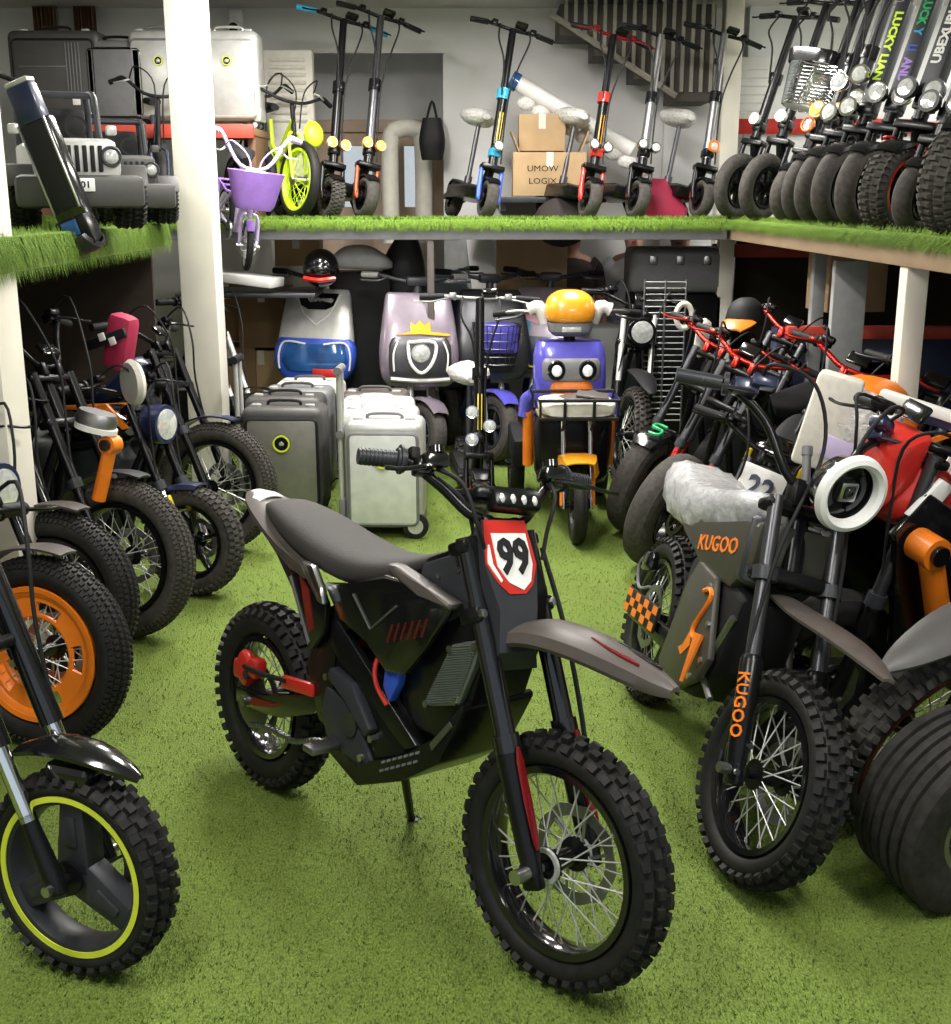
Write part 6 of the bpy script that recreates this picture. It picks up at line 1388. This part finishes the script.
# helmets and bags behind the mopeds
def helmet(label, px, py, Y, m, strip=None, yaw=-90, stand=True):
    p = at(px,py,Y); t = thing('helmet',label,'helmet',p,yaw)
    g = G(); g.ball((0,0,0),(.135,.12,.125),20,12); sh = g.obj('helmet_shell',m,t)
    g = G(); g.ball((.035,0,-.005),(.112,.108,.07),18,8); g.obj('visor','black',sh)
    if strip: g = G(); g.tube([(.10,-.10,-.06),(.14,0,-.07),(.10,.10,-.06)],.016,8,4); g.obj('helmet_trim',strip,sh)
    return t
helmet('black helmet with a red lower trim on top of the white and blue moped',321,268,7.95,'black','red')
t = thing('wrapped_bundle','white cloth-wrapped bundle on a black crate behind the mauve moped','bundle',at(360,262,8.35)); random.seed(4)
g = G(); g.body([(-.20,0,.06,.03,2.2),(-.10,.03,.12,.075,2.4),(.05,.03,.13,.08,2.6),(.17,.0,.10,.05,2.4),(.22,-.02,.03,.02,2)],18,3); g.obj('bundle_cloth','white_cloth',t)
p = at(362,300,8.4); g = G(); g.box((p.x,8.42,at(362,270,8.4).z/2+.05),(.42,.34,at(362,270,8.4).z-.12),.02); tag(g.obj('crate','matte_black'),'black crate stack behind the mauve moped','crate')
p = at(397,290,8.35); g = G(); g.stack([(0,0,.15,.10,2.8),(at(397,300,8.35).z,0,.15,.10,2.8),(at(397,262,8.35).z,0,.14,.09,2.6),(at(397,240,8.35).z,.02,.08,.07,2.4)],18,3); o = g.obj('covered_scooter_bag','dark_grey'); o.location=(p.x+.04,8.5,0); tag(o,'tall dark grey covered bag right of the white bundle','bag')
p = at(238,275,7.6); t = thing('white_board','white-edged board lying flat on the rack behind the cream column','board',(p.x,7.9,at(238,282,7.6).z),-12); g = G(); g.box((0,0,0),(.42,.24,.06),.008,(0,6,0)); g.obj('board_slab','white',t)
g = G(); g.box((p.x,8.1,at(238,290,7.6).z-.05),(.9,.6,.03),.006); tag(g.obj('rack_plank','gunmetal'),'dark plank under the white-edged board behind the cream column','plank')
# crimson bag and white disc on the left bikes
p = at(118,338,5.45); t = thing('crimson_bag','crimson bag with two white patches on the bikes at the left','bag',p,-20); g = G(); g.box((0,.02,-.02),(.13,.10,.26),.035,(0,14,0)); bg2 = g.obj('bag_body','crimson',t)
g = G(); g.box((-.02,-.058,.0),(.22,.02,.045),.006,(0,-18,0)); st = g.obj('bag_strap','matte_black',bg2)
for k in (-.035,.02): g = G(); g.box((k,-.070,.0-k*.3),(.035,.006,.035),.003,(0,-18,0)); g.obj('white_patch','white',st)
p = at(133,383,5.2); t = thing('white_lamp_disc','white oval lamp disc in front of the crimson bag','lamp',p,-50); g = G(); g.lathe([(0,-.02),(.09,-.02),(.105,0),(.09,.02),(0,.02)],(0,0,0),n=30,closed=False); g.obj('disc','off_white',t)
# cloth wrapped plates hanging on the leaning bikes
p = at(684,316,6.9); g = G(); g.tube([(p.x+.045*math.cos(a),6.9,p.z+.07*math.sin(a)) for a in [2*PI*k/20 for k in range(20)]],.016,8,0,True); tag(g.obj('white_loop','off_white'),'white oval loop hanging in front of the wire grid','loop')
p = at(702,338,6.6); g = G(); g.body([(-.035,0,.02,.09,2.6),(0,0,.03,.11,3),(.035,0,.02,.09,2.6)],18,2); o = g.obj('white_plate','off_white'); o.location = p; o.rotation_euler = (0,R(8),0); tag(o,'white oblong plate right of the white loop on the leaning bikes','plate')
# small tap of shelf cover: orange and black cap on the bikes
p = at(745,318,6.0); t = thing('cap','black and orange peaked cap hung over the red handlebars','cap',p,-120); g = G(); g.stack([(-.03,0,.10,.09,2),(.0,0,.105,.095,2),(.06,-.005,.085,.08,2),(.095,-.01,.04,.04,2),(.10,-.01,.01,.01,2)],18,3); cp = g.obj('crown','matte_black',t)
g = G(); g.skin([(.08,-.01,.085,.02),(.14,-.025,.075,.015),(.18,-.045,.04,.008)],.008,8); g.obj('peak','orange',cp)

# ------------------------------------------------------------------ two people seated behind the far shelf
def person(label, loc, yaw, shirt, trousers, arm_down=1, bare=True):
    t = thing('person', label, 'person', loc, yaw)
    ve = []; ed = []; rd = []
    def v(p, r, par=None):
        ve.append(p); rd.append(r); i = len(ve)-1
        if par is not None: ed.append((par,i))
        return i
    pel = v((0,0,.84),.15); ab = v((.01,0,1.00),.135,pel); ch = v((.0,0,1.20),.145,ab); ub = v((-.01,0,1.32),.125,ch); nk = v((.0,0,1.41),.055,ub); hd0 = v((.02,0,1.48),.075,nk); hd = v((.03,0,1.56),.092,hd0); tp = v((.02,0,1.64),.075,hd)
    hands = []
    for s in (-1,1):
        sh = v((-.01,s*.17,1.335),.065,ub); el = v((.03,s*.24,1.08),.045,sh); wr = v((.10 if s*arm_down > 0 else .22,s*.23,.86),.030,el); pm = v((.13 if s*arm_down > 0 else .27,s*.22,.79),.036,wr); hands.append((pm, s))
        hp = v((.02,s*.10,.80),.11,pel); kn = v((.42,s*.13,.74),.075,hp); an = v((.45,s*.13,.32),.045,kn); ft = v((.58,s*.14,.27),.038,an)
    for pm, s in hands:
        b = ve[pm]
        for k in range(4): a = v((b[0]+.02,b[1]+(k-1.5)*.019,b[2]-.045),.0095,pm); c = v((b[0]+.035,b[1]+(k-1.5)*.020,b[2]-.082+.006*abs(k-1.4)),.008,a); v((b[0]+.03,b[1]+(k-1.5)*.019,b[2]-.105+.010*abs(k-1.4)),.007,c)
        a = v((b[0]+.03,b[1]-s*.035,b[2]-.02),.011,pm); v((b[0]+.05,b[1]-s*.042,b[2]-.05),.009,a)
    me = bpy.data.meshes.new('body'); me.from_pydata(ve,ed,[]); o = bpy.data.objects.new('body',me); C.objects.link(o)
    sk = o.modifiers.new('skin','SKIN'); ss = o.modifiers.new('sub','SUBSURF'); ss.levels = ss.render_levels = 1
    for i, r in enumerate(rd): me.skin_vertices[0].data[i].radius = (r,r*(.72 if i in (0,1,2,3) else 1)) if False else (r,r)
    me.skin_vertices[0].data[0].use_root = True
    bpy.context.view_layer.update()
    full = bpy.data.meshes.new_from_object(o.evaluated_get(bpy.context.evaluated_depsgraph_get())); bpy.data.objects.remove(o)
    full.name = 'body'; full.materials.clear(); full.materials.append(MATS['skin'])
    for p_ in full.polygons: p_.use_smooth = True
    put('body', full, None, t)
    # clothing as slightly larger shells
    g = G(); g.stack([(.86,.0,.150,.185,2.4),(1.00,.01,.140,.175,2.4),(1.20,.0,.152,.195,2.4),(1.32,-.01,.130,.190,2.4),(1.385,-.01,.075,.105,2.2)],24,3)
    for s in (-1,1): g.tube([(-.01,s*.15,1.335),(.0,s*.19,1.29),(.015,s*.215,1.20),(.02,s*.225,1.15)],[.075,.080,.070,.066],14,3)
    g.obj('shirt',shirt,t)
    g = G()
    for s in (-1,1): g.tube([(-.06,s*.09,.82),(.02,s*.10,.81),(.42,s*.13,.755),(.455,s*.13,.70),(.455,s*.13,.38)],[.13,.135,.098,.090,.072],16,4)
    g.obj('trousers',trousers,t)
    g = G(); g.ball((.005,0,1.605),(.108,.100,.085),18,10); g.obj('hair','hair',t)
    g = G(); g.ball((.125,0,1.55),(.018,.014,.022),8,6); g.obj('nose','skin',t)
    for s in (-1,1): g = G(); g.ball((.112,s*.034,1.575),(.010,.014,.009),8,6); g.obj('eye','white',t); g = G(); g.ball((.03,s*.096,1.56),(.016,.012,.028),8,6); g.obj('ear','skin',t)
    g = G(); g.ball((.112,0,1.510),(.010,.026,.007),8,6); g.obj('mouth','crimson',t)
    for s in (-1,1): g = G(); g.body([(.40,.235,.04,.035,2.4),(.50,.235,.045,.04,2.6),(.62,.225,.042,.03,2.6),(.66,.22,.02,.015,2.2)],14,2); o_ = g.obj('shoe','white',t); o_.location = (0,s*.135,0)
    return t
def stool(label, loc):
    t = thing('stool',label,'stool',loc); g = G(); g.stack([(.66,0,.17,.17,2),(.70,0,.18,.18,2),(.72,0,.16,.16,2)],22); g.obj('stool_seat','matte_black',t)
    for k in range(4):
        a = PI/4+k*PI/2; g = G(); g.cyl((.10*math.cos(a),.10*math.sin(a),.67),(.19*math.cos(a),.19*math.sin(a),0),.014,n=8); g.obj('leg','steel',t)
    g = G(); g.lathe([(.150,.20),(.165,.20),(.165,.22),(.150,.22)],(0,0,0),'z',24); g.obj('foot_ring','steel',t)
for X, Y, yw, lb, sh, tr, sl in ((.72,9.25,-80,'seated person in a dark brown shirt with bare forearms behind the far shelf','dark_cloth','blue_cloth','stool behind the far shelf under the person in the dark brown shirt'),
                         (1.20,9.32,-95,'seated person in a white shirt behind the far shelf','white_cloth','blue_cloth','stool behind the far shelf under the person in the white shirt'),
                         (1.50,8.98,-110,'seated person in a black shirt behind the far shelf, beside the stairs','matte_black','dark_cloth','stool behind the far shelf under the person in the black shirt')):
    person(lb,(X,Y,.0),yw,sh,tr).scale = (.94,)*3; stool(sl,(X,Y,0)); bpy.data.objects[[o.name for o in bpy.data.objects if o.get('label') == sl][0]].scale = (.94,)*3
